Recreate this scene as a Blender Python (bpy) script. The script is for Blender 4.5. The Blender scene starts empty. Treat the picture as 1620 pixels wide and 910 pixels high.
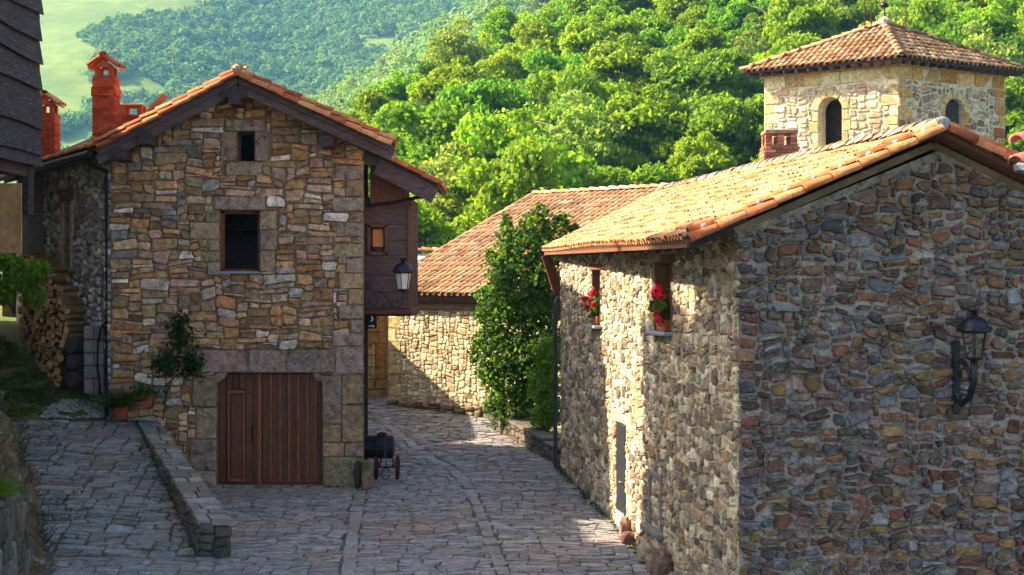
import bpy, math, random
import numpy as np
from mathutils import Vector, Matrix, noise

rad = math.radians
sc = bpy.context.scene
COL = sc.collection

# ------------------------------------------------------------------ camera, sky, sun, exposure
F = 2250.0                      # focal length in photo pixels (50 mm on 36 mm)
HOR = 452.0                     # photo row of the horizon
CAMZ = 5.0
cam = bpy.data.cameras.new('camera')
cam.sensor_width = 36.0
cam.lens = 36.0 * F / 1620.0
cam.shift_y = (455.0 - HOR) / 1620.0 * -1.0
cam.clip_start = 0.1
cam.clip_end = 9000
camo = bpy.data.objects.new('camera', cam)
COL.objects.link(camo)
camo.location = (0, 0, CAMZ)
camo.rotation_euler = (rad(90), 0, 0)
sc.camera = camo

SUN_A, SUN_E = rad(14), rad(38.5)      # sun stands to the left, a little beyond square; its height
SDIR = Vector((-math.cos(SUN_A) * math.cos(SUN_E), math.sin(SUN_A) * math.cos(SUN_E), math.sin(SUN_E)))
world = bpy.data.worlds.new('World')
sc.world = world
world.use_nodes = True
wn = world.node_tree.nodes
sky = wn.new('ShaderNodeTexSky')
sky.sky_type = 'NISHITA'
sky.sun_disc = False
sky.sun_elevation = SUN_E
sky.sun_rotation = math.atan2(SDIR.x, SDIR.y)
sky.air_density = 0.8
sky.dust_density = 3.0
sky.ozone_density = 1.0
bg = wn['Background']
bg.inputs['Strength'].default_value = 0.13
shs = wn.new('ShaderNodeHueSaturation')             # camera white balance leans warm
shs.inputs['Saturation'].default_value = 0.86
world.node_tree.links.new(sky.outputs[0], shs.inputs['Color'])
world.node_tree.links.new(shs.outputs[0], bg.inputs['Color'])
sun = bpy.data.lights.new('sun', 'SUN')
sun.energy = 5.0
sun.angle = rad(0.55)
sun.color = (1.0, 0.90, 0.69)
suno = bpy.data.objects.new('sun', sun)
COL.objects.link(suno)
suno.rotation_euler = SDIR.to_track_quat('Z', 'Y').to_euler()
suno.location = (-30, 20, 40)
sc.view_settings.view_transform = 'Standard'
sc.view_settings.look = 'None'
sc.view_settings.exposure = 1.8
sc.view_settings.gamma = 1.0
sc.view_settings.use_curve_mapping = False
sc.cycles.max_bounces = 8
sc.cycles.diffuse_bounces = 4
sc.cycles.transparent_max_bounces = 8
sc.cycles.volume_bounces = 1
sc.cycles.use_denoising = True

# ------------------------------------------------------------------ helpers
def P(x, y, d):
    """photo pixel at a depth -> world point"""
    return Vector(((x - 810.0) / F * d, d, CAMZ - (y - HOR) / F * d))

def lin(r, g, b):
    def f(c):
        c /= 255.0
        return c / 12.92 if c <= 0.04045 else ((c + 0.055) / 1.055) ** 2.4
    return (f(r), f(g), f(b))

def jitcol(c, rng, a=0.18, h=0.06):
    k = 1 + rng.uniform(-a, a)
    return tuple(max(0.004, v * k * (1 + rng.uniform(-h, h))) for v in c)

WL = {}                                   # world location of every parent

def tag(o, label, cat, group=None):
    o['label'] = label
    o['category'] = cat
    if group:
        o['group'] = group
    return o

def thing(name, loc, label, cat, group=None):
    e = bpy.data.objects.new(name, None)
    e.empty_display_size = 0.2
    e.location = loc
    COL.objects.link(e)
    WL[e] = Vector(loc)
    return tag(e, label, cat, group)

def attach(o, parent):
    if parent is not None:
        o.parent = parent
        o.matrix_parent_inverse = Matrix.Translation(-WL[parent])

class MB:
    def __init__(self, col=(0.5, 0.5, 0.5)):
        self.v = []; self.f = []; self.c = []; self.col = col; self.mi = []; self.m = 0
    def add(self, verts, faces, col=None):
        b = len(self.v)
        self.v.extend([tuple(p) for p in verts])
        self.c.extend([col or self.col] * len(verts))
        self.f.extend([tuple(b + i for i in f) for f in faces])
        self.mi.extend([self.m] * len(faces))
        return self
    def box(self, c, s, R=None, col=None, taper=1.0, bev=0.0):
        hx, hy, hz = s[0] / 2, s[1] / 2, s[2] / 2
        c = Vector(c)
        if bev > 0:
            b = min(bev, hx * .9, hy * .9, hz * .9)
            pts = []
            for z, ins in ((-hz, b), (-hz + b, 0), (hz - b, 0), (hz, b)):
                for sx, sy in ((-1, -1), (1, -1), (1, 1), (-1, 1)):
                    pts.append(Vector((sx * (hx - ins), sy * (hy - ins), z)))
            fs = [(3, 2, 1, 0), (12, 13, 14, 15)]
            for k in range(3):
                for i in range(4):
                    j = (i + 1) % 4
                    fs.append((k * 4 + i, k * 4 + j, k * 4 + 4 + j, k * 4 + 4 + i))
        else:
            pts = [Vector((x * (taper if z > 0 else 1), y * (taper if z > 0 else 1), z)) for z in (-hz, hz) for x, y in ((-hx, -hy), (hx, -hy), (hx, hy), (-hx, hy))]
            fs = [(3, 2, 1, 0), (4, 5, 6, 7), (0, 1, 5, 4), (1, 2, 6, 5), (2, 3, 7, 6), (3, 0, 4, 7)]
        if R is not None:
            pts = [R @ p for p in pts]
        return self.add([c + p for p in pts], fs, col)
    def bar(self, a, b, w, h, up=(0, 0, 1), col=None, bev=0.0):
        a, b = Vector(a), Vector(b)
        x = (b - a); L = x.length; x.normalize()
        y = Vector(up).cross(x)
        if y.length < 1e-4:
            y = Vector((1, 0, 0)).cross(x)
        y.normalize(); z = x.cross(y)
        R = Matrix((x, y, z)).transposed()
        return self.box((a + b) / 2, (L, w, h), R, col, bev=bev)
    def tube(self, path, r, n=8, col=None, cap=True):
        path = [Vector(p) for p in path]
        rs = r if isinstance(r, (list, tuple)) else [r] * len(path)
        vs, fs = [], []
        for i, p in enumerate(path):
            t = (path[min(i + 1, len(path) - 1)] - path[max(i - 1, 0)]).normalized()
            a = t.cross(Vector((0, 0, 1)))
            if a.length < 1e-3:
                a = t.cross(Vector((0, 1, 0)))
            a.normalize(); bb = t.cross(a)
            for k in range(n):
                th = 2 * math.pi * k / n
                vs.append(p + (a * math.cos(th) + bb * math.sin(th)) * rs[i])
        for i in range(len(path) - 1):
            for k in range(n):
                k2 = (k + 1) % n
                fs.append((i * n + k, i * n + k2, (i + 1) * n + k2, (i + 1) * n + k))
        if cap:
            fs.append(tuple(range(n))); fs.append(tuple(range((len(path) - 1) * n, len(path) * n)))
        return self.add(vs, fs, col)
    def lathe(self, c, prof, n=12, col=None, axis=None):
        c = Vector(c); vs, fs = [], []
        R = axis.to_track_quat('Z', 'Y').to_matrix() if axis is not None else Matrix.Identity(3)
        for (r, z) in prof:
            for k in range(n):
                th = 2 * math.pi * (k + .5) / n
                vs.append(c + R @ Vector((r * math.cos(th), r * math.sin(th), z)))
        for i in range(len(prof) - 1):
            for k in range(n):
                k2 = (k + 1) % n
                fs.append((i * n + k, i * n + k2, (i + 1) * n + k2, (i + 1) * n + k))
        fs.append(tuple(reversed(range(n)))); fs.append(tuple(range((len(prof) - 1) * n, len(prof) * n)))
        return self.add(vs, fs, col)
    def build(self, name, mat, parent=None, smooth=False, kind=None):
        return mesh_obj(name, np.array(self.v, dtype=np.float64), self.f, mat, parent, self.c, smooth, kind, mi=self.mi)

def raw_mesh(name, V, faces, cols, smooth=False):
    me = bpy.data.meshes.new(name)
    me.from_pydata([tuple(p) for p in V], [], faces)
    if cols is not None:
        at = me.color_attributes.new('col', 'FLOAT_COLOR', 'POINT')
        buf = np.ones((len(V), 4), dtype=np.float32)
        buf[:, :3] = np.array(cols, dtype=np.float32)
        at.data.foreach_set('color', buf.ravel())
    if smooth:
        me.polygons.foreach_set('use_smooth', [True] * len(me.polygons))
    return me

def mesh_obj(name, V, faces, mat, parent=None, cols=None, smooth=False, kind=None, mi=None):
    V = np.asarray(V, dtype=np.float64)
    c = (V.min(0) + V.max(0)) / 2
    me = raw_mesh(name, V - c, faces, cols, smooth)
    ms = mat if isinstance(mat, (list, tuple)) else [mat]
    for m in ms:
        me.materials.append(m)
    if len(ms) > 1 and mi is not None:
        me.polygons.foreach_set('material_index', mi)
    o = bpy.data.objects.new(name, me)
    COL.objects.link(o)
    o.location = Vector(c)
    WL[o] = Vector(c)
    attach(o, parent)
    if kind:
        o['kind'] = kind
    return o

def quads_mesh(name, V, cols, mat, parent=None, kind=None, loc=None, smooth=False):
    """V (N,4,3): loose quads, cols (N,3)"""
    N = len(V)
    c = np.array(loc if loc is not None else V.reshape(-1, 3).mean(0))
    me = bpy.data.meshes.new(name)
    me.vertices.add(N * 4)
    me.vertices.foreach_set('co', (V - c).astype(np.float32).ravel())
    me.loops.add(N * 4)
    me.loops.foreach_set('vertex_index', np.arange(N * 4, dtype=np.int32))
    me.polygons.add(N)
    me.polygons.foreach_set('loop_start', np.arange(0, N * 4, 4, dtype=np.int32))
    me.polygons.foreach_set('loop_total', np.full(N, 4, dtype=np.int32))
    me.update(calc_edges=True)
    at = me.color_attributes.new('col', 'FLOAT_COLOR', 'POINT')
    buf = np.ones((N * 4, 4), dtype=np.float32)
    buf[:, :3] = np.repeat(cols, 4, axis=0)
    at.data.foreach_set('color', buf.ravel())
    me.materials.append(mat)
    o = bpy.data.objects.new(name, me)
    COL.objects.link(o)
    o.location = Vector(c)
    WL[o] = Vector(c)
    attach(o, parent)
    if kind:
        o['kind'] = kind
    return o

# ------------------------------------------------------------------ materials
def new_mat(name, col=None, rough=.88, var=.28, vscale=4, bump=.35, bscale=30, stretch=(1, 1, 1), spot=None, spot2=None, metallic=0, spec=.12, bdist=.01, randobj=0.0):
    m = bpy.data.materials.new(name); m.use_nodes = True
    nt = m.node_tree; n = nt.nodes; l = nt.links
    b = n['Principled BSDF']
    b.inputs['Roughness'].default_value = rough
    b.inputs['Metallic'].default_value = metallic
    b.inputs['Specular IOR Level'].default_value = spec
    geo = n.new('ShaderNodeNewGeometry')
    mp = n.new('ShaderNodeMapping'); mp.inputs['Scale'].default_value = stretch
    l.new(geo.outputs['Position'], mp.inputs['Vector'])
    def nz(scale, detail=5, ro=.6, off=0):
        t = n.new('ShaderNodeTexNoise'); t.inputs['Scale'].default_value = scale
        t.inputs['Detail'].default_value = detail; t.inputs['Roughness'].default_value = ro
        if off:
            ad = n.new('ShaderNodeVectorMath'); ad.inputs[1].default_value = (off, off * 1.7, -off)
            l.new(mp.outputs[0], ad.inputs[0]); l.new(ad.outputs[0], t.inputs['Vector'])
        else:
            l.new(mp.outputs[0], t.inputs['Vector'])
        return t.outputs['Fac']
    if col is None:
        at = n.new('ShaderNodeAttribute'); at.attribute_name = 'col'
        c = at.outputs['Color']
    else:
        rgb = n.new('ShaderNodeRGB'); rgb.outputs[0].default_value = (*col, 1)
        c = rgb.outputs[0]
    if var:
        mr = n.new('ShaderNodeMapRange'); mr.inputs[1].default_value = .25; mr.inputs[2].default_value = .75
        mr.inputs[3].default_value = 1 - var; mr.inputs[4].default_value = 1 + var
        l.new(nz(vscale), mr.inputs[0])
        mr2 = n.new('ShaderNodeMapRange'); mr2.inputs[1].default_value = .3; mr2.inputs[2].default_value = .7
        mr2.inputs[3].default_value = 1 - var * .8; mr2.inputs[4].default_value = 1 + var * .8
        l.new(nz(vscale * 7, off=5), mr2.inputs[0])
        mm = n.new('ShaderNodeMath'); mm.operation = 'MULTIPLY'
        l.new(mr.outputs[0], mm.inputs[0]); l.new(mr2.outputs[0], mm.inputs[1])
        sc_ = n.new('ShaderNodeVectorMath'); sc_.operation = 'SCALE'
        l.new(c, sc_.inputs[0]); l.new(mm.outputs[0], sc_.inputs['Scale'])
        c = sc_.outputs[0]
    k = 11
    for sp in (spot, spot2):
        if sp:
            scol, sscale, lo, hi = sp[:4]
            mr = n.new('ShaderNodeMapRange'); mr.inputs[1].default_value = lo; mr.inputs[2].default_value = hi
            if len(sp) > 4:
                mr.inputs[4].default_value = sp[4]
            l.new(nz(sscale, 6, .65, off=k), mr.inputs[0]); k += 13
            mx = n.new('ShaderNodeMix'); mx.data_type = 'RGBA'
            l.new(mr.outputs[0], mx.inputs['Factor']); l.new(c, mx.inputs['A'])
            mx.inputs['B'].default_value = (*scol, 1)
            c = mx.outputs['Result']
    l.new(c, b.inputs['Base Color'])
    if bump:
        bp = n.new('ShaderNodeBump'); bp.inputs['Strength'].default_value = bump; bp.inputs['Distance'].default_value = bdist
        l.new(nz(bscale, 8, .65, off=3), bp.inputs['Height']); l.new(bp.outputs[0], b.inputs['Normal'])
    return m

def leaf_mat(name, tint=(1, 1, 1), trans=.58, rnd=.25, hue=.03):
    m = bpy.data.materials.new(name); m.use_nodes = True
    nt = m.node_tree; n = nt.nodes; l = nt.links
    b = n['Principled BSDF']; b.inputs['Roughness'].default_value = .55; b.inputs['Specular IOR Level'].default_value = .25
    at = n.new('ShaderNodeAttribute'); at.attribute_name = 'col'
    oi = n.new('ShaderNodeObjectInfo')
    hs = n.new('ShaderNodeHueSaturation')
    mr = n.new('ShaderNodeMapRange'); mr.inputs[3].default_value = 1 - rnd; mr.inputs[4].default_value = 1 + rnd
    l.new(oi.outputs['Random'], mr.inputs[0]); l.new(mr.outputs[0], hs.inputs['Value'])
    ml = n.new('ShaderNodeMath'); ml.operation = 'MULTIPLY'; ml.inputs[1].default_value = 7.13
    fr = n.new('ShaderNodeMath'); fr.operation = 'FRACT'
    l.new(oi.outputs['Random'], ml.inputs[0]); l.new(ml.outputs[0], fr.inputs[0])
    mr2 = n.new('ShaderNodeMapRange'); mr2.inputs[3].default_value = .5 - hue; mr2.inputs[4].default_value = .5 + hue
    l.new(fr.outputs[0], mr2.inputs[0]); l.new(mr2.outputs[0], hs.inputs['Hue'])
    vm = n.new('ShaderNodeVectorMath'); vm.operation = 'MULTIPLY'; vm.inputs[1].default_value = tint
    l.new(at.outputs['Color'], vm.inputs[0]); l.new(vm.outputs[0], hs.inputs['Color'])
    l.new(hs.outputs[0], b.inputs['Base Color'])
    tr = n.new('ShaderNodeBsdfTranslucent')
    v2 = n.new('ShaderNodeVectorMath'); v2.operation = 'MULTIPLY'; v2.inputs[1].default_value = (1.25, 1.2, .6)
    l.new(hs.outputs[0], v2.inputs[0]); l.new(v2.outputs[0], tr.inputs['Color'])
    mx = n.new('ShaderNodeMixShader'); mx.inputs[0].default_value = trans
    l.new(b.outputs[0], mx.inputs[1]); l.new(tr.outputs[0], mx.inputs[2])
    l.new(mx.outputs[0], n['Material Output'].inputs['Surface'])
    return m

MOSS = (.045, .060, .018)
M = {}
M['stone'] = new_mat('dressed_rubble', None, var=.55, vscale=8, bump=1.0, bscale=24, bdist=.03,
                     spot=(lin(196, 188, 176), 17, .56, .68, .6), spot2=(lin(58, 48, 38), 6, .54, .70, .75))
M['cobble'] = new_mat('fieldstone', None, var=.55, vscale=9, bump=1.0, bscale=28, bdist=.03,
                      spot=(lin(184, 178, 174), 19, .57, .69, .55), spot2=(lin(54, 42, 38), 7, .57, .73, .65))
M['mortar'] = new_mat('mortar', lin(140, 118, 92), var=.45, vscale=6, bump=1.0, bscale=26, bdist=.04, spot=(lin(70, 58, 46), 7, .48, .66, .8))
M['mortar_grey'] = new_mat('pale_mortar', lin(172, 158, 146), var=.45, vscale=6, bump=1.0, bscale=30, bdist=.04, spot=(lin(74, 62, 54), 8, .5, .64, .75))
M['mortar_gold'] = new_mat('sun_paled_mortar', lin(220, 204, 168), var=.35, vscale=6, bump=1.0, bscale=30, bdist=.04, spot=(lin(150, 126, 96), 6, .54, .7, .6))  # mortar colour paled to brighten the walls the sun strikes
M['tile'] = new_mat('clay_tile', None, rough=.9, var=.38, vscale=5, bump=.5, bscale=40, spot=(lin(112, 100, 86), 8, .54, .68, .65), spot2=(lin(196, 184, 160), 16, .60, .70, .55))
M['pave'] = new_mat('paving_stone', None, rough=.72, var=.45, vscale=6, bump=.9, bscale=22, bdist=.02, spec=.25,
                    spot=(lin(150, 118, 104), .45, .46, .66, .5), spot2=((.060, .066, .030), 1.6, .54, .72, .6))
M['joint'] = new_mat('mossy_joint', lin(96, 92, 84), var=.4, vscale=6, bump=.6, bscale=30, spot=(MOSS, 2.0, .45, .62, .8))
M['earth'] = new_mat('earth', lin(112, 98, 72), var=.4, vscale=1.5, bump=.9, bscale=12, bdist=.05, spot=((.10, .15, .025), 1.6, .38, .54, .9))
M['bank'] = new_mat('mossy_rock', lin(120, 96, 80), var=.55, vscale=5, bump=1, bscale=14, bdist=.08,
                    spot=((.075, .085, .02), 2.6, .46, .58, .85), spot2=(lin(172, 162, 164), 4.5, .58, .66, .75))
M['wood_dark'] = new_mat('dark_weathered_timber', lin(74, 62, 62), rough=.75, var=.45, vscale=2.2, bump=.6, bscale=14, stretch=(3, 1, 7), spot=(lin(120, 108, 108), 5, .6, .75, .5))
M['wood_barge'] = new_mat('weathered_eave_timber', lin(98, 82, 82), rough=.75, var=.4, vscale=3, bump=.6, bscale=12, stretch=(1, 1, 4), spot=(lin(150, 140, 145), 4, .58, .75, .5))
M['wood_black'] = new_mat('tarred_boards', lin(54, 49, 50), rough=.7, var=.45, vscale=2.2, bump=.7, bscale=12, stretch=(3, .8, 6), spot=(lin(124, 116, 116), 6, .54, .68, .6))
M['wood_purple'] = new_mat('purple_brown_boards', lin(100, 78, 74), rough=.72, var=.4, vscale=3, bump=.5, bscale=12, stretch=(1.2, 3, 7), spot=(lin(142, 118, 114), 3, .56, .72, .5))
M['wood_brown'] = new_mat('brown_boards', lin(120, 82, 62), rough=.75, var=.4, vscale=3, bump=.4, bscale=14, stretch=(8, 8, 1))
M['door'] = new_mat('varnished_door_boards', None, rough=.5, var=.5, vscale=4, bump=.3, bscale=16, stretch=(7, 7, .9), spec=.4)
M['window_wood'] = new_mat('window_frame_wood', lin(112, 66, 48), rough=.6, var=.25, vscale=6, bump=.2, bscale=20)
M['iron'] = new_mat('black_iron', lin(30, 31, 36), rough=.38, var=.3, vscale=20, bump=.25, bscale=60, metallic=.3, spec=.5)
M['rust'] = new_mat('rusty_iron', lin(88, 44, 34), rough=.7, var=.4, vscale=15, bump=.3, bscale=50, metallic=.2)
M['pipe'] = new_mat('drainpipe_metal', lin(70, 72, 78), rough=.45, var=.2, vscale=5, bump=.1, bscale=30, metallic=.5, spec=.5)
M['pipe_black'] = new_mat('black_drainpipe', lin(30, 29, 31), rough=.6, var=.2, vscale=5, bump=.1, bscale=30, spec=.15)
M['brick'] = new_mat('chimney_brick', None, rough=.85, var=.22, vscale=8, bump=.4, bscale=40)
M['brick_mortar'] = new_mat('brick_mortar', lin(150, 92, 66), var=.2, bump=.3)
M['terracotta'] = new_mat('terracotta', lin(160, 84, 62), rough=.8, var=.2, vscale=10, bump=.2)
M['plaster'] = new_mat('rough_plaster', lin(136, 114, 92), var=.3, vscale=2, bump=.5, bscale=20, spot=(lin(120, 92, 66), 3, .5, .7, .6))
M['grey_pier'] = new_mat('grey_render', lin(128, 120, 112), var=.25, vscale=3, bump=.4, bscale=20)
M['log'] = new_mat('split_firewood', None, rough=.85, var=.3, vscale=14, bump=.5, bscale=40)
M['bark'] = new_mat('tree_bark', lin(110, 98, 82), rough=.9, var=.35, vscale=2, bump=.8, bscale=10, stretch=(3, 3, .7))
M['bark_dark'] = new_mat('dark_bark', lin(70, 58, 46), rough=.9, var=.35, vscale=6, bump=.8, bscale=20, stretch=(3, 3, .7))
M['panel'] = new_mat('tan_plywood', lin(170, 128, 88), rough=.7, var=.35, vscale=1.5, bump=.15, bscale=10, stretch=(1, 1, .6), spot=(lin(110, 84, 60), 2, .5, .7, .7))
M['white'] = new_mat('white_paint', lin(205, 205, 215), rough=.6, var=.1, bump=.1)
M['lamp_glass'] = new_mat('frosted_lamp_glass', lin(222, 214, 206), rough=.25, var=.08, vscale=6, bump=0, spec=.5)
M['sign'] = new_mat('dark_sign', lin(28, 28, 32), rough=.5, var=.2, bump=.1)
M['orange'] = new_mat('orange_reflection', lin(236, 140, 74), rough=.6, var=.18, vscale=9, bump=.1)  # plain orange stands in for a sunlit reflection in the annex pane
M['petal'] = new_mat('geranium_petals', None, rough=.6, var=.15, vscale=20, bump=0)
M['zinc'] = new_mat('grey_zinc_sill', lin(140, 146, 158), rough=.5, var=.2, bump=.1, metallic=.2)
M['doormetal'] = new_mat('dark_steel_door', lin(58, 56, 58), rough=.45, var=.25, vscale=4, bump=.15, metallic=.4, spec=.5)
M['green_stone'] = new_mat('mossy_guard_stone', lin(140, 112, 86), var=.4, vscale=5, bump=.8, bscale=18, bdist=.03, spot=(lin(66, 84, 58), 3.5, .46, .62, .9))
M['tank'] = new_mat('dark_painted_tank', lin(38, 40, 44), rough=.5, var=.35, vscale=8, bump=.3, bscale=30, metallic=.3)
M['leaf_hill'] = leaf_mat('hill_tree_leaves', rnd=.2, hue=.018)
M['leaf_hill'].node_tree.nodes['Principled BSDF'].inputs['Specular IOR Level'].default_value = .1
M['leaf_near'] = leaf_mat('bush_leaves', rnd=.05, hue=.005)
M['leaf_far'] = leaf_mat('far_forest_leaves', trans=.35, rnd=0, hue=0)
M['leaf_far'].node_tree.nodes['Principled BSDF'].inputs['Specular IOR Level'].default_value = 0
M['meadow'] = new_mat('meadow', (.125, .165, .018), var=.25, vscale=.012, bump=0, spot=((.085, .130, .018), .03, .45, .6, .9), spot2=(lin(120, 110, 70), .05, .62, .7, .6))
M['forest_floor'] = new_mat('forest_floor', (.030, .045, .014), var=.3, vscale=.1, bump=0)
M['ground'] = new_mat('valley_ground', (.06, .08, .03), var=.3, vscale=.05, bump=0)

PAL_L = [(lin(*c), w) for c, w in (((176, 134, 92), 3), ((182, 154, 122), 3), ((168, 120, 76), 2.6), ((156, 132, 116), 2.2), ((132, 130, 134), 1), ((172, 130, 118), 1.2), ((206, 196, 182), 1.6), ((144, 120, 80), 2), ((158, 98, 62), 1), ((112, 116, 118), .4), ((112, 84, 62), 1.2))]
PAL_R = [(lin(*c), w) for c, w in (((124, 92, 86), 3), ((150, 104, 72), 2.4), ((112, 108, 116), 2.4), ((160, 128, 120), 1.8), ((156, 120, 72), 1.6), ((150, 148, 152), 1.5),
         ((96, 74, 72), 1.8), ((98, 104, 104), 1.2), ((132, 78, 58), 1.2), ((120, 108, 84), 1.4))]
PAL_W = [(lin(*c), w) for c, w in (((188, 168, 136), 3), ((200, 182, 150), 2.5), ((172, 146, 114), 2), ((156, 130, 112), 1.6), ((212, 198, 168), 1.6), ((142, 130, 114), 1.4), ((178, 142, 96), .9), ((126, 108, 94), .8))]  # street wall stones, paler than the gable's: sunlight put into the colour
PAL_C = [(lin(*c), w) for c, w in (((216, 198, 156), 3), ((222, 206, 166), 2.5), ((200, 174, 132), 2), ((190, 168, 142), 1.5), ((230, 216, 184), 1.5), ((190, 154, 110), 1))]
PAL_ASH = [(lin(*c), w) for c, w in (((150, 126, 100), 2), ((158, 128, 92), 2), ((138, 122, 112), 2), ((132, 116, 86), 1.3), ((140, 112, 108), 1))]
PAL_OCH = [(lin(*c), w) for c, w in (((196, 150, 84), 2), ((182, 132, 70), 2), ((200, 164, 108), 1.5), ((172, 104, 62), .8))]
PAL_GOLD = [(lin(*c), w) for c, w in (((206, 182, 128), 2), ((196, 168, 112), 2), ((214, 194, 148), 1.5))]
PAL_PAVE = [(lin(*c), w) for c, w in (((138, 134, 134), 3), ((148, 143, 142), 2), ((128, 124, 125), 2), ((144, 132, 124), 1.4), ((134, 128, 116), 1.4), ((156, 152, 150), .8))]
PAL_TILE = [(lin(*c), w) for c, w in (((196, 112, 70), 3), ((206, 128, 82), 2.5), ((178, 94, 60), 2), ((212, 148, 104), 1.3), ((160, 86, 58), 1.3), ((184, 138, 106), .8))]
PAL_TILE_OLD = [(lin(*c), w) for c, w in (((186, 140, 100), 3), ((194, 150, 110), 2.5), ((172, 122, 84), 2), ((200, 162, 124), 1.2), ((150, 112, 82), 1.5), ((172, 146, 114), 1.2))]
PAL_BRICK = [(lin(*c), w) for c, w in (((204, 86, 48), 3), ((190, 76, 42), 2), ((210, 98, 60), 1.5), ((166, 66, 42), 1))]

def calm(pal, k, mean=(128, 110, 96)):
    m = lin(*mean)
    return [(tuple(c[i] * (1 - k) + m[i] * k for i in range(3)), w) for c, w in pal]
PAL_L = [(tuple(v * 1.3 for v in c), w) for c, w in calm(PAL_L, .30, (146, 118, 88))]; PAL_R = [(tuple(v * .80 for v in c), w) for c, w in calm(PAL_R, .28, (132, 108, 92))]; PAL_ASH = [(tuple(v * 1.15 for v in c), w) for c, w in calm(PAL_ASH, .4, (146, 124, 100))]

def pick(pal, rng):
    cs, ws = zip(*pal)
    return rng.choices(cs, ws)[0]

# ------------------------------------------------------------------ masonry
def pack(W, H, cu, cv, wr, hr, rng, mask):
    """fill a grid of small cells with random rectangles: list of (u0,v0,u1,v1)"""
    nu, nv = int(W / cu + .5), int(H / cv + .5)
    occ = np.zeros((nu, nv), dtype=bool)
    for i in range(nu):
        for j in range(nv):
            occ[i, j] = not mask((i + .5) * cu, (j + .5) * cv)
    out = []
    for j in range(nv):
        for i in range(nu):
            if occ[i, j]:
                continue
            w = rng.randint(*wr); h = rng.choices(range(hr[0], hr[1] + 1), ([1.3, 3, 2.4, 1.2] if hr[0] == 1 else [3, 3, 2, 1])[:hr[1] - hr[0] + 1])[0]
            w = max(w, h)
            ww = 1
            while ww < w and i + ww < nu and not occ[i + ww, j]:
                ww += 1
            if i + ww < nu and not occ[i + ww, j] and (i + ww + 1 >= nu or occ[i + ww + 1, j]) and ww >= 2:
                ww += 1                      # do not leave slivers
            hh = 1
            while hh < h and j + hh < nv and not occ[i:i + ww, j + hh].any():
                hh += 1
            occ[i:i + ww, j:j + hh] = True
            out.append((i * cu, j * cv, (i + ww) * cu, (j + hh) * cv))
    return out

def clip_poly(poly, hps):
    for (a, b, c) in hps:                    # keep a*u + b*v <= c
        out = []
        for i in range(len(poly)):
            p, q = poly[i], poly[(i + 1) % len(poly)]
            dp, dq = a * p[0] + b * p[1] - c, a * q[0] + b * q[1] - c
            if dp <= 0:
                out.append(p)
            if dp * dq < 0:
                t = dp / (dp - dq)
                out.append((p[0] + (q[0] - p[0]) * t, p[1] + (q[1] - p[1]) * t))
        poly = out
        if len(poly) < 3:
            return []
    return poly

def warp(u, v, amp, sc_, seed):
    n1 = noise.noise(Vector((u * sc_, v * sc_, seed)))
    n2 = noise.noise(Vector((u * sc_ + 31.7, v * sc_ + 7.1, seed)))
    return u + n1 * amp, v + n2 * amp

def outline(r, rng, joint, rnd, jit, amp, wsc, seed):
    u0, v0, u1, v1 = r
    u0 += joint / 2; v0 += joint / 2; u1 -= joint / 2; v1 -= joint / 2
    w, h = u1 - u0, v1 - v0
    if w < .02 or h < .02:
        return []
    pts = []
    for (cx, cy, sx, sy) in ((u0, v0, 1, 1), (u1, v0, -1, 1), (u1, v1, -1, -1), (u0, v1, 1, -1)):
        k = rnd * rng.uniform(.45, 1.2)
        ru, rv = min(w * .45, k * min(w, h) * rng.uniform(.8, 1.3)), min(h * .45, k * min(w, h) * rng.uniform(.7, 1.1))
        a = (cx + sx * ru, cy); b = (cx, cy + sy * rv); m = (cx + sx * ru * .25, cy + sy * rv * .25)
        seq = [b, m, a] if (sx, sy) in ((1, 1), (-1, -1)) else [a, m, b]
        if rnd < .12:
            seq = [m]
        pts += seq
    if rnd < .12 and w > .3:
        pts = [pts[0], ((u0 + u1) / 2, v0), pts[1], pts[2], ((u0 + u1) / 2, v1), pts[3]]
    out = []
    for (a, b) in pts:
        a += rng.uniform(-jit, jit); b += rng.uniform(-jit, jit)
        out.append(warp(a, b, amp, wsc, seed))
    return out

def stone_geo(poly, proud, flat, rng, base=-.03):
    """stone from an outline: verts in (u,v,n)"""
    n = len(poly)
    cu = sum(p[0] for p in poly) / n; cv = sum(p[1] for p in poly) / n
    pr = proud * rng.uniform(.55, 1.25)
    tu, tv = rng.uniform(-.08, .08), rng.uniform(-.08, .08)
    vs, fs = [], []
    for ring in range(3):
        k = (1.0, .97, flat)[ring]
        z = (base, pr * .55, pr)[ring]
        for (u, v) in poly:
            du, dv = u - cu, v - cv
            kk = k * (1 + (rng.uniform(-.06, .06) if ring == 2 else 0))
            vs.append((cu + du * kk, cv + dv * kk, z + (tu * du + tv * dv + rng.uniform(-.12, .12) * pr if ring else 0)))
    vs.append((cu, cv, pr * rng.uniform(1.0, 1.15)))
    for ring in range(2):
        for i in range(n):
            j = (i + 1) % n
            fs.append((ring * n + i, ring * n + j, (ring + 1) * n + j, (ring + 1) * n + i))
    for i in range(n):
        fs.append((2 * n + i, 2 * n + (i + 1) % n, 3 * n))
    return vs, fs

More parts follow.
